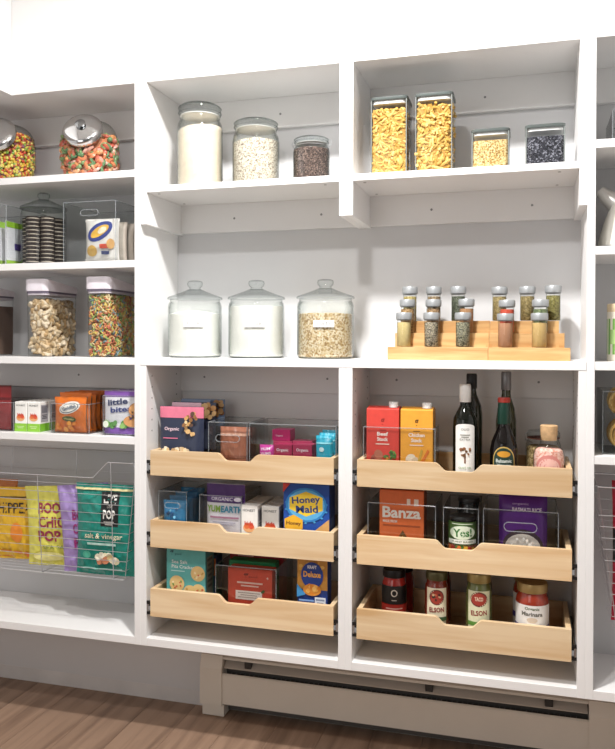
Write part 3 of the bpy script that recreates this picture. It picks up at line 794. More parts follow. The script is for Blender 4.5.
candy_fill(a, .125, .80, [p_ball(.0066, .0066, .0045), p_ball(.0058, .0058, .0048)], ['#c9513a', '#dcb845', '#7d9e45', '#d98a3f', '#7d4a5a', '#e0cc6a', '#cfc65a', '#a8503f'], .0125, 1500, 'fruit_candy', 'small red, yellow and green candies inside the glass jar', 3)
a = candy_jar('tilted glass candy jar of orange and red gummies with chrome lid', 60.5, 119.5, 122, .125, AX)
candy_fill(a, .125, .70, [p_ring(.0095, .0052), p_ball(.010, .010, .008), p_pillow(.02, .014, .012)], ['#d08058', '#d6935f', '#bb5c48', '#d9a57c', '#668a60', '#d8a594', '#c4745f', '#7d9a68'], .021, 420, 'gummy_candy', 'orange, red and green gummy candies inside the glass jar', 4)

# ---- second shelf: white pouches in a bin, cookie jar, snack bag bin
JX, JR, _z = rnd(20.5, 67, 193.5, .105)                    # the cookie jar; the bin stands just clear of it
_e = JX-JR*1.04-.003-at(0, 240, .02).x; bpx = 0+_e/((at(10, 240, .02).x-at(0, 240, .02).x)/10)
b1, xc, w, h = bin_('clear bin of white green-topped snack pouches beside the cookie jar', bpx-48, bpx, 206, .02, S2, .21)
for i in range(5):
    z1 = at(bpx-8, 221, .05).z; hh = z1-S2-.004; x = xc+w/2-.016-.030*(4-i)-.022
    o, p = bag('snack_pouch', 'white snack pouch with lime green top standing in clear bin', 'snack pouch', (x+.022, .122, S2+.0026), .17, hh, .022, 'pouch', '#e9e8ec', PI/2, 0, 'white pouches in the clear bin', 30+i)
    p.rect(-.5, .5, .86, .995, '#9ccb3b'); p.rect(-.5, .5, 0.01, .1, '#a8d04f'); p.rect(-.3, .25, .35, .5, '#5a4a8a'); p.done(o)
def cookie_jar():
    yc = .105; X, r, zt = rnd(20.5, 67, 193.5, yc); zb = S2; H = zt-zb; R = r
    t = thing('cookie_jar', 'round lidded glass jar stacked with dark sandwich cookies', 'jar', (X, yc, zb), facing(X, yc)); f = lambda L: [(a*R, b*H) for a, b in L]
    MB().shell(f([(0, 0), (.9, 0), (.97, .02), (1, .06), (1, .70), (.96, .75), (.95, .77)]), 36).build('jar_body', GLASS, t)
    lid = MB().lathe(f([(.9, .77), (1.03, .775), (1.03, .80), (.98, .81), (.62, .86), (.36, .895), (.25, .91), (0, .91)]), 36).build('jar_lid', GLASSD, t)
    MB().shell(f([(.2, .905), (.22, .93), (.27, .95), (.27, .985), (.2, 1.0), (0, 1.0)]), 24).build('lid_knob', GLASSD, lid)
    cr = .0222; ct = .0122
    m = MB(); m.lathe([(cr*.98, 0), (cr, .0008), (cr, .0042), (cr*.96, .0046)], 18, 0); m.lathe([(cr*.91, .0046), (cr*.92, .005), (cr*.92, .0070), (cr*.91, .0074)], 18, 1); m.lathe([(cr*.96, .0078), (cr, .0082), (cr, .0114), (cr*.97, .0120)], 18, 0)
    mats = [C('#2e2522', .8, .15, 120, bump=.3), C('#cbbfae', .6)]
    first = None; n = int((.68*H-.006)/ct); Rn = random.Random(5); ang0 = facing(X, yc)
    rad = R*.97-cr-.001
    nst = 6
    for s in range(nst):
        a = -PI/2+ang0+(s-2)*2*PI/nst+.25
        for k in range(n):
            lc = (X+(rad)*math.cos(a)+Rn.uniform(-.0006, .0006), yc+rad*math.sin(a)+Rn.uniform(-.0006, .0006), zb+.004+k*ct)
            if first is None: o = first = m.build('sandwich_cookie', mats, None, lc)
            else: o = first.copy(); COL.objects.link(o); o.location = lc
            tag(o, 'dark sandwich cookie with cream filling stacked inside the cookie jar', 'cookie', 'sandwich cookies in the glass jar')
cookie_jar()
b2, xc, w, h = bin_('clear handled bin of white chip bags beside the cookie jar', 63.5, 115.5, 201.5, .03, S2, .195, (.34, .017, .82))
for i in range(5):
    y = .05+i*.034
    x0 = at(99 if i == 0 else 100, 240, .05).x+.004*i
    z1 = at(100, 219, .05).z-(0 if i == 0 else .006)
    o, p = bag('chip_bag', 'white chip bag with blue oval logo in clear bin' if i == 0 else 'pale brown-backed chip bag filed behind the white one in clear bin', 'chip bag', (x0+.012, y, S2+.0026), .112, z1-S2-.003, .030, 'pillow', '#e9e4de' if i == 0 else '#cfc3b6', .05, 0, 'chip bags in the handled bin', 60+i, .003)
    if i == 0:
        p.ell(-.02, .70, .40, .20, '#3b4a92', .5); p.ell(-.02, .70, .30, .11, '#e9b84e', .5); p.ell(.06, .72, .14, .07, '#f5e7c8', .5)
        p.rect(-.5, .5, .02, .08, '#d8d2cc'); p.ell(-.25, .25, .16, .13, '#c8a050'); p.rect(.0, .30, .30, .40, '#c9503a'); p.rect(.04, .28, .16, .24, '#35406f'); p.ell(.33, .4, .11, .12, '#d9a869')
    else: p.rect(.15, .22, .1, .9, '#4a3a30')
    p.done(o)

# ---- third shelf: pour-lid cereal canisters
def cereal(label, pl, pm, yf, pt, ptl, dep):
    """front spans pl..pm, the right side is seen receding"""
    xc, w, zt = frt(pl, pm, pt, yf); zb = S3; h = zt-zb; d = dep
    t = thing('cereal_canister', label, 'canister', (xc, yf+d/2, zb))
    rshell(MB(), [(w*.92, d*.94, 0, .012), (w*.95, d*.96, .008, .014), (w, d, h*.80, .016), (w*1.01, d*1.005, h*.815, .016)]).build('canister_body', GLASS, t)
    m = MB(); rshell(m, [(w*1.03, d*1.01, h*.82, .017), (w*1.04, d*1.02, h*.845, .018)], cap1=True); m.build('gasket', C('#6c6376', .4), t)
    m = MB(); rshell(m, [(w*.98, d*.99, h*.795, .016), (w*.98, d*.99, h*.82, .016)]); m.build('lid_skirt', C('#d8cfdb', .4), t)
    m = MB(); rshell(m, [(w*1.08, d*1.03, h*.846, .018), (w*1.10, d*1.04, h*.87, .018), (w*1.08, d*1.03, h*.94, .018), (w*1.1, d*1.04, h*.985, .018), (w*1.06, d*1.02, h, .018)], cap1=True)
    m.v = [(x, y, z-.020*h/.24*max(0, (y+d/2)/d)*max(0, (z-h*.87)/(h*.13))) for x, y, z in m.v]
    lid = m.build('pour_lid', C('#ece6ee', .35), t)
    return xc, w, d, h, zb, yf+d/2
def cereal_fill(a, top, size, dens, pieces, cols, core, name, label, seed):
    xc, w, d, h, zb, yc = a; hh = top*h; m = MB(); m.box(-w*.43+size*.5, w*.43-size*.5, -d*.45+size*.5, d*.45-size*.5, .004, hh-size*.3)
    fill_box(m, pieces, w*.88, d*.92, hh, size, dens, len(cols), seed, False, 'frt')
    m.v = [(x, y, z+.003) for x, y, z in m.v]
    stuff(m.build(name, [C(core, .8)]+[C(c, .75, .1, 120) for c in cols], None, (xc, yc, zb), None, 60), label, 'cereal')
a = cereal('cereal canister of ground brown coffee with white pour lid', -40, -20, .035, 283, 0, .175)
xc, w, d, h, zb, yc = a
m = MB(); rshell(m, [(w*.9, d*.92, .004, .012), (w*.95, d*.955, h*.02+.01, .012), (w*.97, d*.975, h*.70, .012)], cap1=True)
stuff(m.build('ground_coffee', C('#6a5449', .9, .08, 150, bump=.2), None, (xc, yc, zb)), 'fine brown ground coffee inside the pour-lid canister', 'coffee')
a = cereal('cereal canister of square wheat cereal with white pour lid', 25, 46, .03, 279, 0, .175)
cereal_fill(a, .72, .019, 2.6, [p_pillow(.025, .022, .011), p_pillow(.022, .021, .010)], ['#d3bd9c', '#bfa37c', '#ddcdb4', '#b3946a', '#c9b391'], '#8d6d48', 'square_cereal', 'tan square wheat cereal inside a pour-lid canister', 5)
a = cereal('cereal canister of rainbow loop cereal with white pour lid', 85.5, 109, .03, 276.5, 0, .175)
cereal_fill(a, .77, .0125, 2.6, [p_ring(.0056, .0026, 9, 5)], ['#d2935a', '#bf6a55', '#8fa85f', '#d6c068', '#d9a868', '#7f979c', '#adbb78', '#c9835e', '#d8c59a'], '#8f6d4a', 'loop_cereal', 'rainbow coloured ring cereal inside a pour-lid canister', 6)

# ---- fourth shelf
b3, xc, w, h = bin_('clear bin of dark red pouches beside the juice boxes', -44, 13.5, 402, .03, S4, .19)
for i in range(3):
    x, ww, zt = frt(-40, 12, 387-i, .05+i*.05)
    o, p = bag('fruit_pouch', 'dark red foil pouch standing in clear bin beside juice boxes', 'pouch', (x, .056+i*.05, S4+.003), ww*.93, zt-S4-.003, .03, 'pouch', '#8c1f22', 0, 0, 'dark red pouches', 80+i)
    p.rect(-.5, .5, .7, .76, '#5e1216'); p.done(o)
def juice(loc, w, d, h, group, label):
    o = MB().box(-w/2, w/2, 0, d, 0, h, 0, .0015).build('juice_box', C('#f3f1ec', .35), None, loc); tag(o, label, 'juice box', group)
    p = Print(w, h, flat(0)); p.rect(-.5, .5, .0, .27, '#8fc93f'); p.text('HONEST', 0, .88, .72, .06, '#6b6b6b'); p.ell(0, .46, .34, .11, '#f0b079'); p.ell(-.12, .50, .16, .07, '#e2733f'); p.ell(.14, .50, .16, .07, '#df5a3a'); p.text('kids', 0, .57, .5, .1, '#cc3b28', 0, 2)
    p.bars(0, .17, .6, .1, '#c9e79b'); p.done(o)
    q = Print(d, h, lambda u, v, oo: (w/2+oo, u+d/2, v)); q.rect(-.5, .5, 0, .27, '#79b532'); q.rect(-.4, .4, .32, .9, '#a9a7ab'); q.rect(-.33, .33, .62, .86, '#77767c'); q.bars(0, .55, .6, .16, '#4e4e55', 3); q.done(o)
    MB().box(-w*.3, -w*.1, d*.3, d*.3+.004, h-.0002, h+.0016).build('straw_cap', C('#d7d4cf', .4), o)
    return o
for k in range(3):
    for s, (pa, pb) in enumerate(((14.5, 26.8), (27.3, 40))):
        yy = .035+k*.048; xa = at(pa, 402, .035).x; xb = at(pb, 402, .035).x; zt = at(27, 402, .035).z
        juice(((xa+xb)/2, yy, S4+.0003), xb-xa-.0006, .046, zt-S4, 'juice boxes on the snack shelf', ('white and green juice box ' + ('heading' if k == 0 else 'behind the first in') + ' the row beside ' + ('dark red pouches' if s == 0 else 'orange bags')))
b4, xc, w, h = bin_('clear bin of orange snack cracker bags on the fourth shelf', 51, 89, 404, .03, S4, .195)
for i in range(6):
    y = .052+i*.027; x, ww, zt = frt(54, 87, 397, .05)
    o, p = bag('cracker_bag', 'orange snack cracker bag standing first in clear bin' if i == 0 else 'orange snack cracker bag filed behind the first one in its bin', 'snack bag', (x, y, S4+.003), ww*.97, zt-S4-.003+(.012 if i > 0 else 0), .024, 'pillow', '#d9701f', 0, 0, 'orange cracker bags in their bin', 90+i, .003)
    if i == 0:
        p.ell(.02, .70, .34, .17, '#f4efe6', .25); p.ell(.02, .69, .29, .13, '#3d5a78', .25); p.ell(.02, .695, .27, .115, '#f7f3ea', .25); p.text('Goldfish', .02, .70, .44, .11, '#5a6d86', .25, 2)
        p.ell(.04, .38, .22, .08, '#4b5a1f', -.1); p.text('cheddar', .04, .38, .32, .05, '#e8d58a', -.1)
        p.blobs(.0, .17, .36, .1, ['#f0912f', '#eda24a', '#e8842a'], 9, .07, 3)
    else: p.rect(.35, .42, .08, .9, '#8a6a50')
    p.done(o)
b5, xc, w, h = bin_('clear bin of purple muffin packs beside the orange bags', 103, 139, 396, .03, S4, .195)
for i in range(3):
    x, ww, zt = frt(104.5, 150, 391, .045); y = .047+i*.045
    o, p = bag('muffin_bag', ('purple and white mini muffin bag standing foremost in its bin' if i == 0 else 'purple and white muffin bag hidden behind the foremost one'), 'snack bag', (x, y, S4+.003), ww, zt-S4-.003, .036, 'pouch', '#efedf2', 0, 0, 'purple muffin bags', 110+i, .002)
    p.rect(-.5, .5, .86, .995, '#7b4fa0'); p.rect(-.5, .5, .01, .16, '#7a52a3'); p.text('little', -.18, .75, .44, .14, '#33406f', .12, 2); p.text('bites', -.10, .58, .46, .13, '#3d4a8a', .10, 2)
    p.blobs(-.2, .25, .25, .08, ['#6fa75a', '#8dbb6a', '#5d8f50'], 8, .07, 2); p.ell(.28, .58, .19, .17, '#c58a55'); p.ell(.26, .62, .14, .10, '#dba56c'); p.ell(.2, .32, .20, .13, '#cf9660'); p.blobs(.24, .48, .14, .16, ['#4a3a6a', '#5d4a3a'], 9, .025, 5)
    p.ell(-.38, .24, .07, .08, '#e8f0e0'); p.done(o)

# ---- wire baskets with chip bags
def basket(x0, x1, label, nx):
    t = thing('wire_basket', label, 'basket', ((x0+x1)/2, 0, 0)); w = x1-x0; zt = at(118, 463, .006).z; zb = at(112, 582, .006).z; zl = at(40, 475, .006).z
    yf, yb = .006, .224; tp = .012
    def ring(k, r, nm, z): 
        e = .040*(1-k); P = [(-w/2+e, yf+e*.6, z), (w/2-e, yf+e*.6, z), (w/2-e, yb-e*.6, z), (-w/2+e, yb-e*.6, z)]
        MB().tube(P, r, 6, 0, True, False).build(nm, WIREM, t)
    n = 11
    for i in range(n): k = i/(n-1)*.93; ring(k, .0009, 'wire', zb+(zl-zb)*k)
    # top frame: raised at both ends, lower along the middle
    P = [(w/2-.001, yb, zt), (w/2-.001, yf, zt), (w/2-.082, yf, zt), (w/2-.132, yf, zl), (-w/2+.132, yf, zl), (-w/2+.082, yf, zt), (-w/2+.001, yf, zt), (-w/2+.001, yb, zt)]
    MB().tube(P, .0016, 6).build('top_frame', WIREM, t)
    MB().tube([(-w/2+.001, yb, zt), (w/2-.001, yb, zt)], .0022, 6).build('top_frame', WIREM, t)
    for i in range(nx):
        x = -w/2+.073+(w-.146)*i/(nx-1); top = zt if i in (0, nx-1) else zl
        MB().tube([(x, yf, top), (x*.985, yf+.028, zb), (x*.985, yb-.028, zb), (x, yb, zt)], .0013, 6).build('upright', WIREM, t)
    for s in (-1, 1):
        MB().tube([(s*(w/2-.001), .03, zt), (s*(w/2-.049), .05, zb)], .0013, 6).build('upright', WIREM, t)
        MB().tube([(s*(w/2-.001), .2, zt), (s*(w/2-.049), .18, zb)], .0013, 6).build('upright', WIREM, t)
    for i in range(7):
        y = yf+.034+(yb-yf-.068)*i/6; MB().tube([(-w/2+.048, y, zb-.001), (w/2-.048, y, zb-.001)], .0009, 5).build('floor_wire', WIREM, t)
    for s in (-1, 1):
        xa = s*(w/2+.004); MB().box(xa-.003, xa+.003, .004, .225, zt-.012, zt+.004, 0, .0006).build('slide_rail', STEEL, t)
    return zb
BZ = basket(XL+T+.009, -T-.009, 'wide chrome wire basket holding popcorn and chip bags', 4)
def chip(label, pl, pr, pt, yc, colr, tk, seed, rz=0, rx=0, h=None, ry=0, grp='chip and popcorn bags in the wide wire basket'):
    x, ww, zt = frt(pl, pr, pt, yc)
    return bag('chip_bag', label, 'chip bag', (x, yc, BZ+.0035), ww, (zt-BZ-.003) if h is None else h, tk, 'pillow', colr, rz, rx, grp, seed, .0062, .26, (44, 56), ry)
o, p = chip('yellow chip bag with dark capital letters and orange corner', -8, 40, 487, .132, '#e2b32c', .036, 201, 0, 0, None, -.04)
p.text('HIPPEAS', .13, .72, .80, .15, '#3a3022', 0, 1); p.ell(.12, .38, .13, .14, '#ee8f2d'); p.rect(-.5, .5, .86, .875, '#3a3022'); p.poly([(-.5, .03), (.42, .03), (.3, .1), (-.1, .13), (-.5, .12)], '#e0782a'); p.done(o)
o, p = chip('orange and black chip bag tucked behind the yellow one', -40, 18, 478, .168, '#cf7a38', .028, 202)
p.rect(-.5, .5, .62, .84, '#221d1b'); p.text('HIPPEAS', .08, .73, .8, .11, '#e8e2d6'); p.done(o)
o, p = chip('lemon yellow popcorn bag with crimson capital letters', 29, 87, 486, .106, '#e3dd63', .036, 203, 0, 0, None, -.06)
for s_, v in (('BOOM', .73), ('CHICKA', .555), ('POP', .38)): p.text(s_, {'BOOM': .03, 'CHICKA': .14, 'POP': -.05}[s_], v, {'BOOM': .54, 'CHICKA': .76, 'POP': .40}[s_], .14, '#9c3050', 0, 2)
p.text('SEA SALT', .08, .24, .5, .05, '#8a9a3c'); p.ell(-.1, .12, .28, .06, '#f3ec9a'); p.done(o)
o, p = chip('lilac popcorn bag with magenta letters turned sideways', 66, 114, 484, .082, '#a48cc6', .034, 204, .12, 0, None, -.09)
for s_, v in (('BOOM', .66), ('CHICKA', .50), ('POP', .34)): p.text(s_, .04, v, .5, .12, '#93286e', 0, 2)
p.done(o)
o, p = chip('teal popcorn bag with black label and gold seam', 77, 135, 484, .058, '#1f8577', .040, 205, .02)
p.rect(-.03, .28, .55, .92, '#16181a'); p.text('LIVE', .125, .845, .22, .095, '#f1efe9', 0, 2); p.text('LOVE', .125, .765, .1, .035, '#d8d5cf', 0, 0); p.text('POP', .125, .68, .22, .1, '#f1efe9', 0, 2); p.bars(.125, .6, .18, .05, '#b9b6b0')
p.text('salt & vinegar', .03, .435, .66, .075, '#e9dfc0', 0, 1); p.bars(.0, .355, .5, .05, '#bfe0d6', 1)
p.rect(-.5, .5, .935, .958, '#d9cf9a'); p.blobs(.1, .2, .16, .06, ['#f1e6c2', '#e9d49a', '#f6efd8', '#d98f6a'], 14, .06, 4); p.ell(-.24, .24, .07, .04, '#4aa88e'); p.bars(.0, .09, .7, .03, '#8fd0c2', 1); p.done(o)

# ================================================================ right shelving unit
b6, xc, w, h = bin_('clear bin on the top shelf of the kettle unit', 613, 668, 108, .04, S1, .18)
# kettle
kx = at(637, 240, .115).x
t = thing('kettle', 'white enamel kettle with steel spout and lid', 'kettle', (kx, .115, S2), 0)
KW = C('#f0ede4', .28, .01, 10); KS = C('#d8d7d4', .3, .03, 20, metal=.7)
MB().lathe([(.088, 0), (.096, .004), (.096, .014), (.091, .035), (.079, .075), (.066, .11), (.055, .14), (.050, .15), (0, .152)], 40).build('kettle_body', KW, t)
MB().lathe([(.097, 0), (.098, .002), (.098, .006), (.096, .009)], 40).build('base_ring', KS, t)
lid = MB().lathe([(.051, .149), (.052, .153), (.045, .160), (.02, .166), (0, .167)], 32).build('kettle_lid', KS, t)
MB().lathe([(.006, .165), (.005, .172), (.012, .176), (.013, .184), (.007, .190), (0, .19)], 20).build('lid_knob', BLACK, lid)
MB().tube([(-.052, 0, .122), (-.074, 0, .140), (-.090, 0, .158)], [.026, .020, .013], 16).build('spout', KS, t)
MB().tube([(.052, 0, .14), (.095, 0, .15), (.115, 0, .12), (.115, 0, .07), (.095, 0, .04), (.084, 0, .04)], .009, 10).build('handle', BLACK, t)
# green tin with wooden lid
X, r, zt = rnd(607, 632, 304, .08)
t = thing('tea_tin', 'round green labelled tin with a wooden lid', 'tin', (X, .08, S3), facing(X, .08)); H = zt-S3
MB().lathe([(r*.95, 0), (r, .003), (r, H*.85), (r*.96, H*.86)], 32).build('tin_body', C('#ddd6c6', .4), t)
MB().lathe([(r*.98, H*.86), (r*1.0, H*.87), (r*1.0, H*.98), (r*.96, H), (0, H)], 32).build('tin_lid', C('#d9c3a0', .5, .1, 30), t)
p = Print(r*2, H, cyl(r), True); p.rect(-1.4, 1.4, .12, .74, '#6d9a4b'); p.rect(-.4, .4, .3, .55, '#9fbf7a'); p.a.build('label_band', p.am, t)
# bin of dry noodle nests
b7, xc, w, h = bin_('tall clear bin of round noodle nests on the kettle unit', 603, 652, 392, .035, S4, .17)
NM = [C('#d9b36a', .7), C('#e6c987', .7), C('#cda158', .7)]
def nest(loc, seed):
    R = random.Random(seed); m = MB()
    for k in range(16):
        rr_ = .010+.029*R.random(); zz = R.uniform(-.012, .012); ph = R.random()*6; tl = R.uniform(-.25, .25); pts = []
        for i in range(14): a = 2*PI*i/14+ph; pts.append((rr_*math.cos(a), zz+tl*rr_*math.sin(a), rr_*math.sin(a)))
        m.tube(pts, .0019, 5, R.randrange(3), True)
    o = m.build('noodle_nest', NM, None, loc); tag(o, 'round golden dry noodle nest stacked in the tall clear bin', 'noodles', 'noodle nests in the tall bin')
bx0 = at(606, 420, .06).x
for i in range(2):
    for j in range(2):
        for k in range(2): nest((bx0+.046+j*.082, .068+k*.06, S4+.046+i*.084), 300+i*10+j*3+k)
basket(1.22+T+.009, 1.84-T-.009, 'narrow chrome wire basket holding a red and black bag', 3)
x, ww, zt = frt(612, 668, 482, .07)
o, p = bag('chip_bag', 'red and black chip bag in the narrow wire basket', 'chip bag', (x, .08, BZ+.0035), ww, zt-BZ-.003, .07, 'pillow', '#a51d33', .05, 0, None, 260, .006, .26, (40, 50))
p.rect(-.5, .5, .42, .66, '#1d1a1b'); p.done(o)

# ================================================================ drawers of the left lower cabinet
B1, B2, B3 = [z0+.0122 for z0, z1 in DZ]
# top drawer
o, p = None, None
x, ww, zt = frt(160, 203, 406.5, .05)
o, p = bag('nut_pouch', 'navy stand-up nut pouch with pink top band', 'pouch', (x, .055, B1), ww, zt-B1, .045, 'pouch', '#2c3348', .03, 0, 'nut pouches in the top drawer', 401, .0018)
p.rect(-.5, .5, .82, .995, '#d3728a'); p.text('Organic', -.2, .64, .34, .07, '#f0d3dc', 0, 1); p.bars(-.22, .50, .35, .03, '#d8708e', 1)
p.blobs(.26, .74, .15, .20, ['#d9b27a', '#c79a5e', '#e6cc9c', '#8d6238', '#5a4030'], 20, .045, 6); p.blobs(0, .30, .34, .09, ['#d8c2a0', '#c9ac80', '#e9dcc2', '#b08f66'], 26, .05, 7); p.done(o)
for i, (pa, pb, pt, yy, col, lab) in enumerate(((174, 216, 402, .115, '#343b52', 'dark nut pouch with dried fruit print standing behind the pink one'), (183, 225, 399, .165, '#7a8fb0', 'blue-grey trail mix pouch at the back of the top drawer'))):
    x, ww, zt = frt(pa, pb, pt, yy)
    o, p = bag('nut_pouch', lab, 'pouch', (x, yy, B1), ww, zt-B1, .04, 'pouch', col, 0, 0, 'nut pouches in the top drawer', 402+i, .0018)
    p.blobs(.3, .86, .2, .10, ['#c7945a', '#dbb27c', '#51402f', '#8d5a2e'], 20, .07, 8+i); p.rect(-.5, .2, .93, .995, '#9fb3d6' if i else '#e3b9c8'); p.rect(.1, .48, .3, .6, '#1f2433'); p.done(o)
b, xc, w, h = bin_('clear handled bin of brown wrapped bars in the top drawer', 208.5, 247, 422.5, .04, B1, .155, (.62, .020, .68))
for i in range(3):
    o, p = bag('bar_packet', ('terracotta wrapped bar packet standing foremost in the handled bin' if i == 0 else 'terracotta wrapped bar packet hidden behind the foremost one'), 'snack packet', (xc+.012, .062+i*.035, B1+.003), w*.72, h*.88-.004*i, .026, 'brick', '#a4664c', 0, 0, 'wrapped bars in the handled bin', 410+i, .008)
    p.rect(-.5, .5, .80, .86, '#d9a58c'); p.rect(-.5, .5, .3, .36, '#8a4f3a'); p.done(o)
b, xc, w, h = bin_('wide clear bin of magenta and crimson boxes in the top drawer', 249.5, 336, 425, .035, B1, .16)
for i, (pa, pb, lab) in enumerate(((273, 292, 'crimson snack box beside the pink packet'), (292.6, 312, 'crimson snack box beside the turquoise packet'))):
    for k in range(2):
        x, ww, zt = frt(pa, pb, 444.5 if k == 0 else 441, .06+.05*k)
        o = MB().box(-ww/2+.0004, ww/2-.0004, 0, .046, 0, zt-B1-.003, 0, .001).build('snack_box', C('#a3274f' if k == 0 else '#b53a60', .4), None, (x, .06+.05*k, B1+.0026)); tag(o, (lab if k == 0 else lab.replace('crimson', 'paler crimson').replace('beside', 'behind the one beside')), 'snack box', 'crimson boxes in the wide bin')
        if k == 0:
            p = Print(ww, zt-B1-.003, flat(0)); p.text('Organic', 0, .80, .62, .13, '#f3e6ea', 0, 1); p.ell(.1, .5, .2, .12, '#d9a07a'); p.done(o)
x, ww, zt = frt(272.5, 290.5, 429.5, .115)
o = MB().box(-ww/2, ww/2, 0, .05, 0, .032, 0, .001).build('snack_box', C('#c0186a', .35), None, (x, .112, at(281, 441, .11).z+.0004)); tag(o, 'bright magenta snack box lying on top of the crimson boxes', 'snack box', 'crimson boxes in the wide bin')
p = Print(ww, .032, flat(0)); p.text('Organic', -.1, .45, .4, .2, '#f0d0e0'); p.done(o)
x, ww, zt = frt(259, 273, 446, .05)
o, p = bag('fruit_pouch', 'bright pink fruit packet with white letters at the bin edge', 'snack packet', (x, .058, B1+.003), ww, zt-B1, .022, 'brick', '#cf3f9e', 0, 0, None, 420, .002); p.text('YUM', -.05, .86, .7, .09, '#f7e3f0', .1, 2); p.text('YUMS', 0, .70, .75, .09, '#f7e3f0', .1, 2); p.done(o)
x, ww, zt = frt(315, 333, 437, .05)
for k in range(3):
    o, p = bag('fruit_packet', ('turquoise foil packet standing foremost at the end of the wide bin' if k == 0 else 'turquoise foil packet tucked behind the foremost one'), 'snack packet', (x-.001, .06+k*.034, B1+.003), ww*.93, zt-B1+.004*k, .026, 'brick', '#27a8c4', 0, 0, 'turquoise packets in the wide bin', 425+k, .003)
    p.rect(-.5, .5, .80, .84, '#8fdbe8'); p.ell(-.1, .66, .15, .06, '#d9f2f6'); p.done(o)
# middle drawer
b, xc, w, h = bin_('clear handled bin of blue packets in the middle drawer', 158.5, 186.5, 491.5, .03, B2, .17, (.55, .016, .72))
for k in range(4):
    o, p = bag('candy_packet', ('blue and white packet standing foremost in the handled bin' if k == 0 else 'blue and white packet filed behind the foremost in its handled bin'), 'snack packet', (xc+.002*k, .052+k*.036, B2+.003), w*.86, h*.78+.006*k, .03, 'pillow', '#2f86b8', .05, 0, 'blue packets in the handled bin', 430+k, .003)
    p.ell(0, .3, .34, .22, '#eef1f4'); p.blobs(0, .62, .36, .2, ['#1f5f97', '#7cc4e4', '#154a78'], 12, .06, 11); p.done(o)
b, xc, w, h = bin_('clear bin of purple candy pouches in the middle drawer', 199.5, 241, 496, .03, B2, .175)
for k in range(3):
    x, ww, zt = frt(205.5, 245.5, 484, .05+.045*k)
    o, p = bag('candy_pouch', 'purple and white candy pouch with lime and blue letters' if k == 0 else 'purple candy pouch standing behind the lettered one', 'pouch', (x, .056+.045*k, B2+.003), ww*.95, zt-B2-.003, .036, 'pouch', '#ece6ec', 0, 0, 'purple candy pouches', 440+k, .0018)
    p.rect(-.5, .5, .68, .995, '#4c2370')
    if k == 0:
        p.text('ORGANIC', -.08, .745, .56, .06, '#efe6f4', 0, 1); p.ell(.33, .745, .1, .035, '#efe6f4')
        p.text('YUM', -.29, .58, .36, .11, '#8fb83a', 0, 2); p.text('EARTH', .19, .58, .56, .11, '#3f97b8', 0, 2)
        p.bars(0, .44, .75, .06, '#b77f97', 1); p.bars(0, .36, .6, .07, '#b9b3c4', 2); p.blobs(.15, .12, .3, .08, ['#c8333f', '#e8a23c', '#7a3a78', '#e87f8f'], 10, .07, 12)
    p.done(o)
for c, (pa, pb, pt, y0) in enumerate(((240.5, 257.5, 505.5, .035), (261.5, 279, 506.5, .055))):
    xa = at(pa, pt, y0).x; xb = at(pb, pt, y0).x; zt = at((pa+pb)/2, pt, y0).z
    for k in range(3): juice(((xa+xb)/2, y0+k*.049, B2+.0004), xb-xa, .046, zt-B2, 'juice boxes in the middle drawer', ('white juice box ' + ('heading' if k == 0 else 'behind the first one in') + ' the row beside the ' + ('purple pouch' if c == 0 else 'blue cracker box')))
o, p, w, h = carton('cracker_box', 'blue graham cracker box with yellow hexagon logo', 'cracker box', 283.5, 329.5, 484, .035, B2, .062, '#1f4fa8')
def hexa(cx, cy, r, asp): return [(cx+r*math.cos(a), cy+r*asp*math.sin(a)) for a in [PI/6+PI/3*i for i in range(6)]]
as_ = w/h
for i in range(14):
    a = i*2*PI/14+.2; p.poly([(0+.2*math.cos(a-.09), .66+.2*as_*math.sin(a-.09)), (.47*math.cos(a-.05), .66+.47*as_*math.sin(a-.05)*.75), (.47*math.cos(a+.05), .66+.47*as_*math.sin(a+.05)*.75), (.2*math.cos(a+.09), .66+.2*as_*math.sin(a+.09))], '#49a3dc')
p.ell(0, .69, .45, .45*as_*.8, '#2f86cf'); p.ell(0, .69, .40, .40*as_*.8, '#5fb4e6'); p.poly([(x, y) for x, y in [(-.36, .62), (-.36, .79), (0, .89), (.36, .81), (.36, .62), (0, .52)]][::-1], '#f3cf3c')
p.text('Honey', .0, .755, .62, .13, '#27417e', .10, 2); p.text('Maid', .02, .63, .48, .11, '#27417e', .06, 2)
p.poly([(-.47, .34), (-.47, .47), (-.27, .54), (-.07, .47), (-.07, .34), (-.27, .27)][::-1], '#f0b52f'); p.text('Honey', -.27, .405, .32, .07, '#6a3f1c', 0, 2)
p.poly([(-.12, .14), (.5, .14), (.5, .50)], '#d9a766'); p.rect(-.12, .5, 0, .14, '#d9a766'); p.blobs(.33, .25, .13, .09, ['#b98343', '#c9964f'], 12, .012, 3); p.poly([(-.5, 1), (-.5, .86), (-.34, 1)], '#d8403a'); p.done(o)
q = Print(.062, h, lambda u, v, oo: (w/2+oo, u+.031, v)); q.rect(-.5, .5, 0, 1, '#1a3473'); q.rect(-.3, .3, .1, .5, '#4a5f8f'); q.done(o)
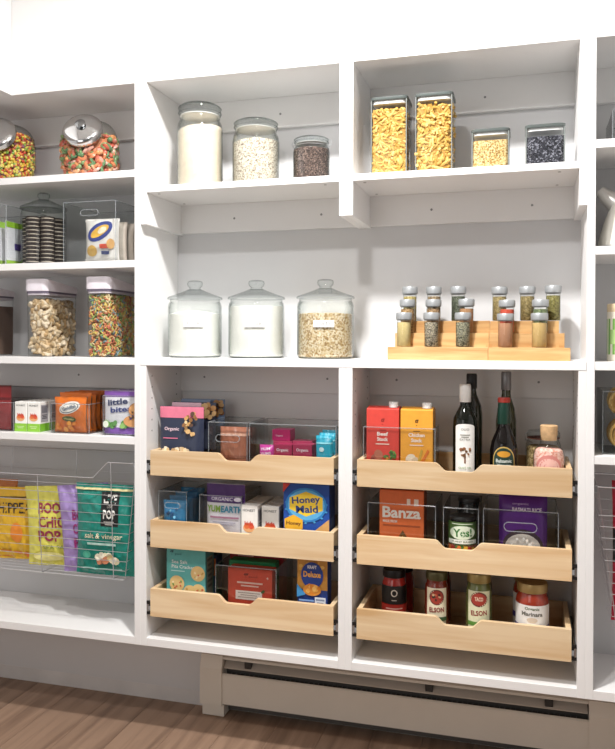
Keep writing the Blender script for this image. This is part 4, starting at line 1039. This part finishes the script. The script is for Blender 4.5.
# bottom drawer
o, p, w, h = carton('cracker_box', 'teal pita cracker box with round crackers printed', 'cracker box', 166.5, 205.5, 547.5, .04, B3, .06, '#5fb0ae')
p.poly([(-.5, 0), (.5, 0), (.5, .42), (-.1, .36), (-.5, .30)], '#79c3c8'); p.text('g', -.36, .90, .10, .08, '#244a55', 0, 2); p.text('good', -.2, .885, .17, .05, '#39767c'); p.text('Sea Salt', -.16, .765, .4, .055, '#eef7f5'); p.text('Pita Crackers', -.05, .69, .62, .055, '#eef7f5'); p.bars(-.2, .62, .35, .03, '#bfe0de', 1)
for cx, cy, rr_ in ((.31, .60, .18), (-.22, .42, .19), (.12, .30, .17), (.34, .33, .17)):
    p.ell(cx, cy, rr_, rr_*w/h, '#e3c283'); p.blobs(cx, cy, rr_*.7, rr_*.6*w/h, ['#d06a4a', '#c99a52', '#6f9a4f', '#f0dcae'], 9, .028, int(cx*50)+60)
p.done(o)
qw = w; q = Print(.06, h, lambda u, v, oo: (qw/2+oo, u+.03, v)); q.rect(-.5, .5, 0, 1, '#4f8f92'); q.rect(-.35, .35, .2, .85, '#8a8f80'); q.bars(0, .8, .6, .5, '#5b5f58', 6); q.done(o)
o, p, w, h = carton('snack_box', 'dark blue and orange box wedged behind the teal cracker box', 'box', 207, 216, 556, .11, B3, .05, '#2a3f6a'); p.rect(-.5, .5, .6, .95, '#c9763c'); p.done(o)
b, xc, w, h = bin_('wide clear bin of red and green boxes in the bottom drawer', 215.5, 276, 567.5, .032, B3, .165)
for k, (pa, pb, pt, col, lab) in enumerate(((228, 272, 569, '#cf4a35', 'red boxed pasta mix with white panel'), (229, 275, 561.5, '#1f8550', 'green box standing behind the red one'), (230, 283, 553, '#a02630', 'dark crimson box at the back of the wide bin'))):
    o, p, w, h = carton('pasta_box', lab, 'box', pa, pb, pt, .042+.048*k, B3+.003, .04, col)
    if k == 0:
        p.text('g', -.09, .85, .12, .10, '#6d1d1a', 0, 2); p.text('good', .07, .83, .2, .05, '#8f2a22'); p.bars(.0, .70, .58, .07, '#f0c9bd', 1); p.bars(0, .635, .4, .06, '#f0c9bd', 1); p.rect(-.32, .28, .34, .53, '#efe3da'); p.bars(-.02, .485, .5, .14, '#b4a49c', 3); p.ell(.3, .54, .05, .03, '#3f5a2a', .7); p.text('4', .40, .83, .05, .05, '#f3d7cc')
    if k == 2: p.bars(-.2, .93, .3, .04, '#e0b0ae', 1)
    p.done(o)
o, p, w, h = carton('macaroni_box', 'blue macaroni dinner box with golden pasta picture', 'box', 297.5, 327.5, 558, .04, B3, .045, '#1f3f8a')
p.rect(-.5, .5, .52, 1, '#c68d3e'); p.blobs(0, .8, .42, .18, ['#d9a347', '#e6b85e', '#b97d33'], 22, .07, 21); p.ell(0, .74, .37, .2, '#22408f'); p.text('KRAFT', 0, .865, .3, .05, '#f3f3f6', 0, 2); p.text('Deluxe', 0, .755, .58, .09, '#e9a53a', 0, 2)
p.ell(0, .52, .30, .09, '#e0933a'); p.blobs(0, .53, .22, .07, ['#eba94e', '#d9822c', '#f2bf6a'], 14, .07, 22); p.poly([(-.5, .4), (-.2, .45), (-.5, .6)], '#3f8fc9'); p.bars(-.18, .36, .5, .1, '#8fb3e6', 2); p.rect(.1, .46, .16, .42, '#dfe4ee'); p.bars(.28, .38, .28, .2, '#8a93a8', 4); p.done(o)

# ================================================================ drawers of the right lower cabinet
b, xc, w, h = bin_('clear bin of two stock cartons in the top drawer', 363.5, 435, 428, .04, B1, .10)
for pa, pb, pt, col, words, lab, ca in ((366.5, 399, 409, '#d9483d', ('Beef', 'Stock'), 'red stock carton with herb and onion picture', '#9c2b26'), (400.5, 433, 410, '#eda63a', ('Chicken', 'Stock'), 'orange stock carton with garlic and carrot picture', '#6b4512')):
    o, p, w, h = carton('stock_carton', lab, 'carton', pa, pb, pt, .046, B1+.003, .062, col)
    p.text('g', 0, .81, .12, .11, ca, 0, 2); p.bars(0, .70, .2, .02, ca, 1); p.text(words[0], 0, .645, .34 if words[0] == 'Beef' else .5, .055, '#fbeee6', 0, 2); p.text(words[1], 0, .57, .34, .055, '#fbeee6', 0, 2); p.bars(0, .50, .42, .03, '#f3d9c9', 1)
    if words[0] == 'Beef':
        p.ell(-.18, .29, .17, .07, '#a05a4a'); p.ell(-.12, .35, .13, .07, '#b9735a', .5); p.ell(-.3, .25, .1, .05, '#7d3a34'); p.blobs(.22, .34, .17, .08, ['#4f7f3a', '#6f9a4a', '#3f6a30'], 14, .06, 31); p.poly([(-.05, .16), (.02, .16), (.2, .30), (.14, .32)], '#d98a3a')
    else:
        p.ell(-.18, .30, .15, .08, '#efe0c8', -.6); p.ell(-.06, .27, .1, .07, '#dcc6a8', -.5); p.poly([(.02, .17), (.1, .16), (.4, .42), (.34, .45)], '#d9742a'); p.poly([(.05, .16), (-.02, .18), (.14, .45), (.2, .43)], '#c8a23e'); p.ell(-.3, .23, .12, .05, '#8a5a34')
    p.done(o); ww = w
    MB().prism_x([(.002, h), (.06, h), (.06, h+.0015), (.034, h+.006), (.030, h+.006), (.002, h+.001)], -w/2+.001, w/2-.001).build('carton_top', C(col, .4), o)
    MB().lathe([(.013, 0), (.013, .013), (.012, .0145), (0, .0145)], 20).build('screw_cap', C('#f2f1ee', .35), o, (w/2-.018, .02, h+.004))
def bottle(label, pl, pr, pt, yc, zb, prof, mats, cap, cat='bottle', sq=False):
    """prof: list of (r/R, z/H); cap: (z0, material, r)"""
    X, r, zt = rnd(pl, pr, pt, yc); H = zt-zb; t = thing('bottle', label, cat, (X, yc, zb), facing(X, yc))
    MB().lathe([(a*r, b_*H) for a, b_ in prof], 28 if not sq else 4 if False else 28).build('bottle_body', mats, t)
    MB().lathe([(cap[2]*r*.95, cap[0]*H), (cap[2]*r, (cap[0]+.004)*H), (cap[2]*r, .985*H), (cap[2]*r*.9, H), (0, H)], 20).build('bottle_cap', cap[1], t)
    return t, r, H
DKG = C('#0d100b', .06, .1, 20, spec=.5); DKB = C('#0f0b0a', .06, .1, 20, spec=.5); OLV = C('#3a3a18', .1, .2, 10, spec=.7)
t, r, H = bottle('dark olive oil bottle with white cap and white tree label', 453, 477.5, 384, .06, B1, [(.9, 0), (1, .01), (1, .60), (.95, .66), (.6, .745), (.42, .79), (.40, .83)], DKG, (.82, C('#eceae6', .35), .48))
p = Print(r*2, H, cyl(r), True); p.rect(-.42, .42, .05, .585, '#ecebe7'); p.ell(0, .585, .4, .025, '#ecebe7'); p.text('OLIO', 0, .555, .34, .022, '#6b6b62'); p.bars(0, .50, .4, .04, '#8f8f86', 2); p.text('EXTRA', 0, .455, .42, .022, '#7a7a70', 0, 0)
p.rect(-.03, .03, .22, .32, '#7a4f34'); p.blobs(0, .34, .22, .05, ['#8a5a38', '#a06f48', '#6b4a2e'], 12, .06, 41, 2*r/H); p.text('OLIVE OIL', 0, .175, .5, .022, '#7f9a6a'); p.bars(0, .13, .44, .04, '#9aa88a', 2); p.a.build('label_sticker', p.am, t); p.letters(t)
t, r, H = bottle('dark olive oil bottle with black cap behind the white-capped one', 461, 482.5, 373.5, .125, B1, [(.9, 0), (1, .01), (1, .62), (.9, .70), (.5, .80), (.42, .84), (.42, .88)], C('#2a2a1c', .1, .1, 20, spec=.7), (.86, C('#191818', .35), .5))
t, r, H = bottle('balsamic vinegar bottle with red cap and green gold label', 490, 518, 397.5, .06, B1, [(.92, 0), (1, .012), (1, .40), (.9, .50), (.62, .60), (.45, .67), (.42, .70)], DKB, (.945, C('#b5392c', .35), .46))
MB().lathe([(.44*r, .70*H), (.47*r, .71*H), (.43*r, .945*H)], 24).build('neck_sleeve', C('#173a2f', .3), t)
p = Print(r*2, H, cyl(r), True); p.ell(0, .30, .42, .16, '#c3a35a'); p.rect(-.42, .42, .05, .30, '#c3a35a'); p.ell(0, .30, .38, .145, '#18352c'); p.rect(-.38, .38, .06, .30, '#18352c'); p.ell(0, .375, .24, .035, '#c9902e'); p.text('Balsamic', 0, .30, .56, .04, '#dfe8e4', 0, 1); p.text('Vinegar', 0, .25, .5, .035, '#dfe8e4', 0, 1); p.ell(0, .15, .28, .04, '#a9642e'); p.a.build('label_sticker', p.am, t); p.letters(t)
t, r, H = bottle('slim olive oil bottle with grey capsule behind the balsamic', 496, 516.5, 371.5, .135, B1, [(.9, 0), (1, .01), (1, .55), (.85, .66), (.5, .76), (.44, .80), (.44, .84)], OLV, (.83, C('#8d8d8f', .35, .05, 20, metal=.5), .50))
# pink salt and a clamp jar
X, r, zt = rnd(533, 565, 425, .06); H = zt-B1
t = thing('salt_jar', 'square-shouldered glass jar of pink salt with cork', 'jar', (X, .06, B1), facing(X, .06)); f = lambda L: [(a*r, b_*H) for a, b_ in L]
MB().shell(f([(0, 0), (.94, 0), (1, .02), (1, .50), (.92, .60), (.58, .70), (.54, .74), (.54, .82), (.58, .84)]), 30).build('jar_body', GLASS, t)
MB().lathe(f([(.48, .76), (.54, .85), (.56, .99), (.5, 1), (0, 1)]), 24).build('cork', C('#c9a57a', .8, .2, 90, bump=.3), t)
p = Print(r*2, H, cyl(r), True); p.ell(0, .36, .42, .19, '#cf857e'); p.ell(0, .34, .36, .155, '#e6b8ae'); p.text('PINK SALT', 0, .30, .52, .05, '#9a4a48', 0, 1); p.a.build('label_sticker', p.am, t); p.letters(t)
SALT = speckle('pink_salt', ['#e9b9ab', '#e0a595', '#f2d0c5', '#d4917f', '#eec3b6'], 260)
stuff(MB().lathe(f([(.88, .02), (.94, .04), (.95, .50), (.86, .60), (.7, .63), (0, .64)]), 30).build('pink_salt', SALT, None, (X, .06, B1)), 'coarse pink salt inside the corked jar', 'salt')
X, r, zt = rnd(525.5, 561, 430, .14); H = zt-B1
t = thing('clamp_jar', 'glass clamp jar of tan grains behind the pink salt', 'jar', (X, .14, B1), facing(X, .14)); f = lambda L: [(a*r, b_*H) for a, b_ in L]
MB().shell(f([(0, 0), (.94, 0), (1, .03), (1, .72), (.9, .80), (.86, .84)]), 30).build('jar_body', GLASS, t)
MB().lathe(f([(.86, .86), (.95, .87), (.95, .95), (.85, .99), (0, 1)]), 30).build('jar_lid', GLASSD, t)
MB().lathe(f([(.9, .842), (.93, .845), (.93, .858), (.9, .86)]), 30).build('gasket', C('#7d4a3a', .6), t)
MB().tube([(-r*.6, -r*.75, .78*H), (-r*1.0, -r*.45, .82*H), (-r*1.02, -r*.4, .93*H), (-r*.8, -r*.3, .99*H)], .0014, 5).build('wire_clasp', STEEL, t)
stuff(MB().lathe(f([(.88, .02), (.95, .05), (.95, .66), (.8, .70), (0, .70)]), 30).build('grain', speckle('tan_grain', ['#b39a6c', '#9a8054', '#c9b184', '#7f6843'], 260), None, (X, .14, B1)), 'tan grains inside the clamp jar behind the pink salt', 'grain')
# middle drawer
b, xc, w, h = bin_('clear bin holding the orange pasta box', 368, 435.5, 504.5, .026, B2, .175)
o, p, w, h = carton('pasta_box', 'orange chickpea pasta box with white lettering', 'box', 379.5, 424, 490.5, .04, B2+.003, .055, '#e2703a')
p.text('Banza', -.0, .67, .86, .17, '#fbf3ea', 0, 2); p.text('MADE FROM', -.26, .535, .32, .04, '#fbf3ea'); p.bars(0, .475, .84, .05, '#a8502a', 1); p.rect(.12, .2, .80, .88, '#f7e2d2'); p.rect(.28, .38, .78, .88, '#f7e2d2'); p.poly([(-.2, .17), (.26, .17), (.03, .41)], '#6b4a20'); p.poly([(-.12, .17), (.18, .17), (.03, .33)], '#c9a24a'); p.done(o)
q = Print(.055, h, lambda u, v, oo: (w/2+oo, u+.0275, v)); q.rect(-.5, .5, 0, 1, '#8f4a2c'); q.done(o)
b, xc, w2, h2 = bin_('small clear bin holding the green chili jar', 443.5, 478.5, 508.5, .026, B2, .175)
def food_jar(name, label, pl, pr, pt, yc, zb, glass_col, capcol, capz=.86, lab=None, waist=1.0, group=None):
    X, r, zt = rnd(pl, pr, pt, yc); H = zt-zb; t = thing(name, label, 'jar', (X, yc, zb), facing(X, yc), group); f = lambda L: [(a*r, b_*H) for a, b_ in L]
    MB().lathe(f([(.88, 0), (.97, .012), (1, .04), (1, .70), (.95, .78), (.86, .82), (.85, capz)]), 30).build('jar_body', C(glass_col, .12, .12, 60, spec=.7), t)
    MB().lathe(f([(.88, capz), (.92, capz+.005), (.93, .97), (.88, 1.0), (0, 1.0)]), 30).build('jar_lid', C(capcol, .3, .05, 30, metal=.4), t)
    p = Print(r*2, H, cyl(r), True)
    if lab: lab(p); p.a.build('label_sticker', p.am, t); p.letters(t)
    return t
def yes_lab(p):
    p.rect(-.75, .75, .05, .90, '#55753c'); p.rect(-.75, .75, .05, .40, '#8a3a2a'); p.blobs(0, .28, .6, .10, ['#c23a2a', '#e8b53a', '#4f7a34', '#d9742e'], 30, .09, 51, .6); p.ell(0, .68, .44, .15, '#dfe9d2'); p.text('Yes!', .0, .68, .62, .18, '#3f7a3a', .05, 2); p.rect(-.5, .5, .44, .53, '#e9ece2'); p.text('PLANT BASED', 0, .485, .7, .04, '#4a5a3a'); p.bars(0, .87, .7, .03, '#dfe8d2', 1)
food_jar('chili_can', 'green labelled chili can inside the small clear bin', 448.5, 476.5, 515, .062, B2+.003, '#2c2c2a', '#3d3d3c', .93, yes_lab)
food_jar('chili_can', 'dark can standing behind the green labelled one', 457, 481, 497, .14, B2+.003, '#2c2c2a', '#3d3d3c', .93)
b, xc, w, h = bin_('wide clear handled bin holding the purple rice bag', 483.5, 558.5, 511, .024, B2, .18, (.44, .023, .72))
x, ww, zt = frt(499, 547.5, 492, .06)
o, p = bag('rice_bag', 'purple rice bag with a bowl of white rice printed', 'rice bag', (x, .07, B2+.003), ww, zt-B2-.003, .05, 'brick', '#5d2a86', 0, 0, None, 501, .002)
p.text('organic', -.05, .845, .34, .035, '#c9a9dd', 0, 1); p.text('BASMATI RICE', .08, .775, .6, .055, '#e6d6ef', 0, 2); p.ell(0, .27, .42, .24, '#3f3038'); p.ell(0, .25, .37, .2, '#cfc6bd'); p.blobs(0, .27, .3, .14, ['#e6e0d8', '#bdb2a8', '#d9d2c9', '#f0ece6'], 40, .03, 52, ww/(zt-B2)); p.done(o)
# bottom drawer: sauce jars
def up(fn, d=.07):
    def g(p):
        f0 = p.fn; p.fn = lambda u, v, o: f0(u, v+d*p.h, o); fn(p)
    return g
def lab_black(p):
    p.rect(-.8, .8, .37, .68, '#191717'); p.ell(0, .56, .13, .06, '#cfc6ba'); p.ell(0, .56, .09, .042, '#191717'); p.bars(0, .44, .2, .03, '#b9afa4', 1); p.rect(-.8, .8, .24, .36, '#b3322a'); p.bars(0, .30, .7, .04, '#e6b9ae', 1)
def lab_cream(p):
    p.rect(-.46, .46, .06, .70, '#e6ddc2'); p.ell(0, .56, .32, .12, '#6a2a24'); p.ell(0, .56, .28, .10, '#a03a2e'); p.blobs(0, .56, .2, .06, ['#d9b08a', '#3a2a20', '#c96a4a'], 8, .05, 61, .5); p.text('ELSON', 0, .37, .62, .075, '#8a2f2a', .05, 2); p.rect(-.46, .46, .20, .26, '#3f5a3a'); p.bars(0, .14, .5, .04, '#a59a78', 1)
def lab_green(p):
    p.rect(-.46, .46, .06, .70, '#dcdcb9'); p.ell(0, .58, .34, .11, '#6a2a24'); p.ell(0, .58, .30, .09, '#a03a2e'); p.text('TACO', 0, .585, .32, .06, '#e9d0b4', 0, 2); p.text('ELSON', 0, .38, .62, .075, '#8a2f2a', .08, 2); p.rect(-.46, .46, .19, .25, '#5a8a3a'); p.bars(0, .13, .5, .04, '#9aa878', 1)
def lab_white(p):
    p.rect(-.85, .85, .08, .62, '#e9e6e2'); p.text('Organic', 0, .565, .44, .06, '#5a6a48', 0, 2); p.text('Marinara', 0, .49, .64, .065, '#6b6a62', 0, 2); p.ell(0, .40, .16, .04, '#d3c3b0'); p.rect(-.85, .85, .22, .31, '#4a3f8a'); p.bars(0, .265, .7, .035, '#c9c3e6', 1)
G = 'sauce jars in the bottom drawer'
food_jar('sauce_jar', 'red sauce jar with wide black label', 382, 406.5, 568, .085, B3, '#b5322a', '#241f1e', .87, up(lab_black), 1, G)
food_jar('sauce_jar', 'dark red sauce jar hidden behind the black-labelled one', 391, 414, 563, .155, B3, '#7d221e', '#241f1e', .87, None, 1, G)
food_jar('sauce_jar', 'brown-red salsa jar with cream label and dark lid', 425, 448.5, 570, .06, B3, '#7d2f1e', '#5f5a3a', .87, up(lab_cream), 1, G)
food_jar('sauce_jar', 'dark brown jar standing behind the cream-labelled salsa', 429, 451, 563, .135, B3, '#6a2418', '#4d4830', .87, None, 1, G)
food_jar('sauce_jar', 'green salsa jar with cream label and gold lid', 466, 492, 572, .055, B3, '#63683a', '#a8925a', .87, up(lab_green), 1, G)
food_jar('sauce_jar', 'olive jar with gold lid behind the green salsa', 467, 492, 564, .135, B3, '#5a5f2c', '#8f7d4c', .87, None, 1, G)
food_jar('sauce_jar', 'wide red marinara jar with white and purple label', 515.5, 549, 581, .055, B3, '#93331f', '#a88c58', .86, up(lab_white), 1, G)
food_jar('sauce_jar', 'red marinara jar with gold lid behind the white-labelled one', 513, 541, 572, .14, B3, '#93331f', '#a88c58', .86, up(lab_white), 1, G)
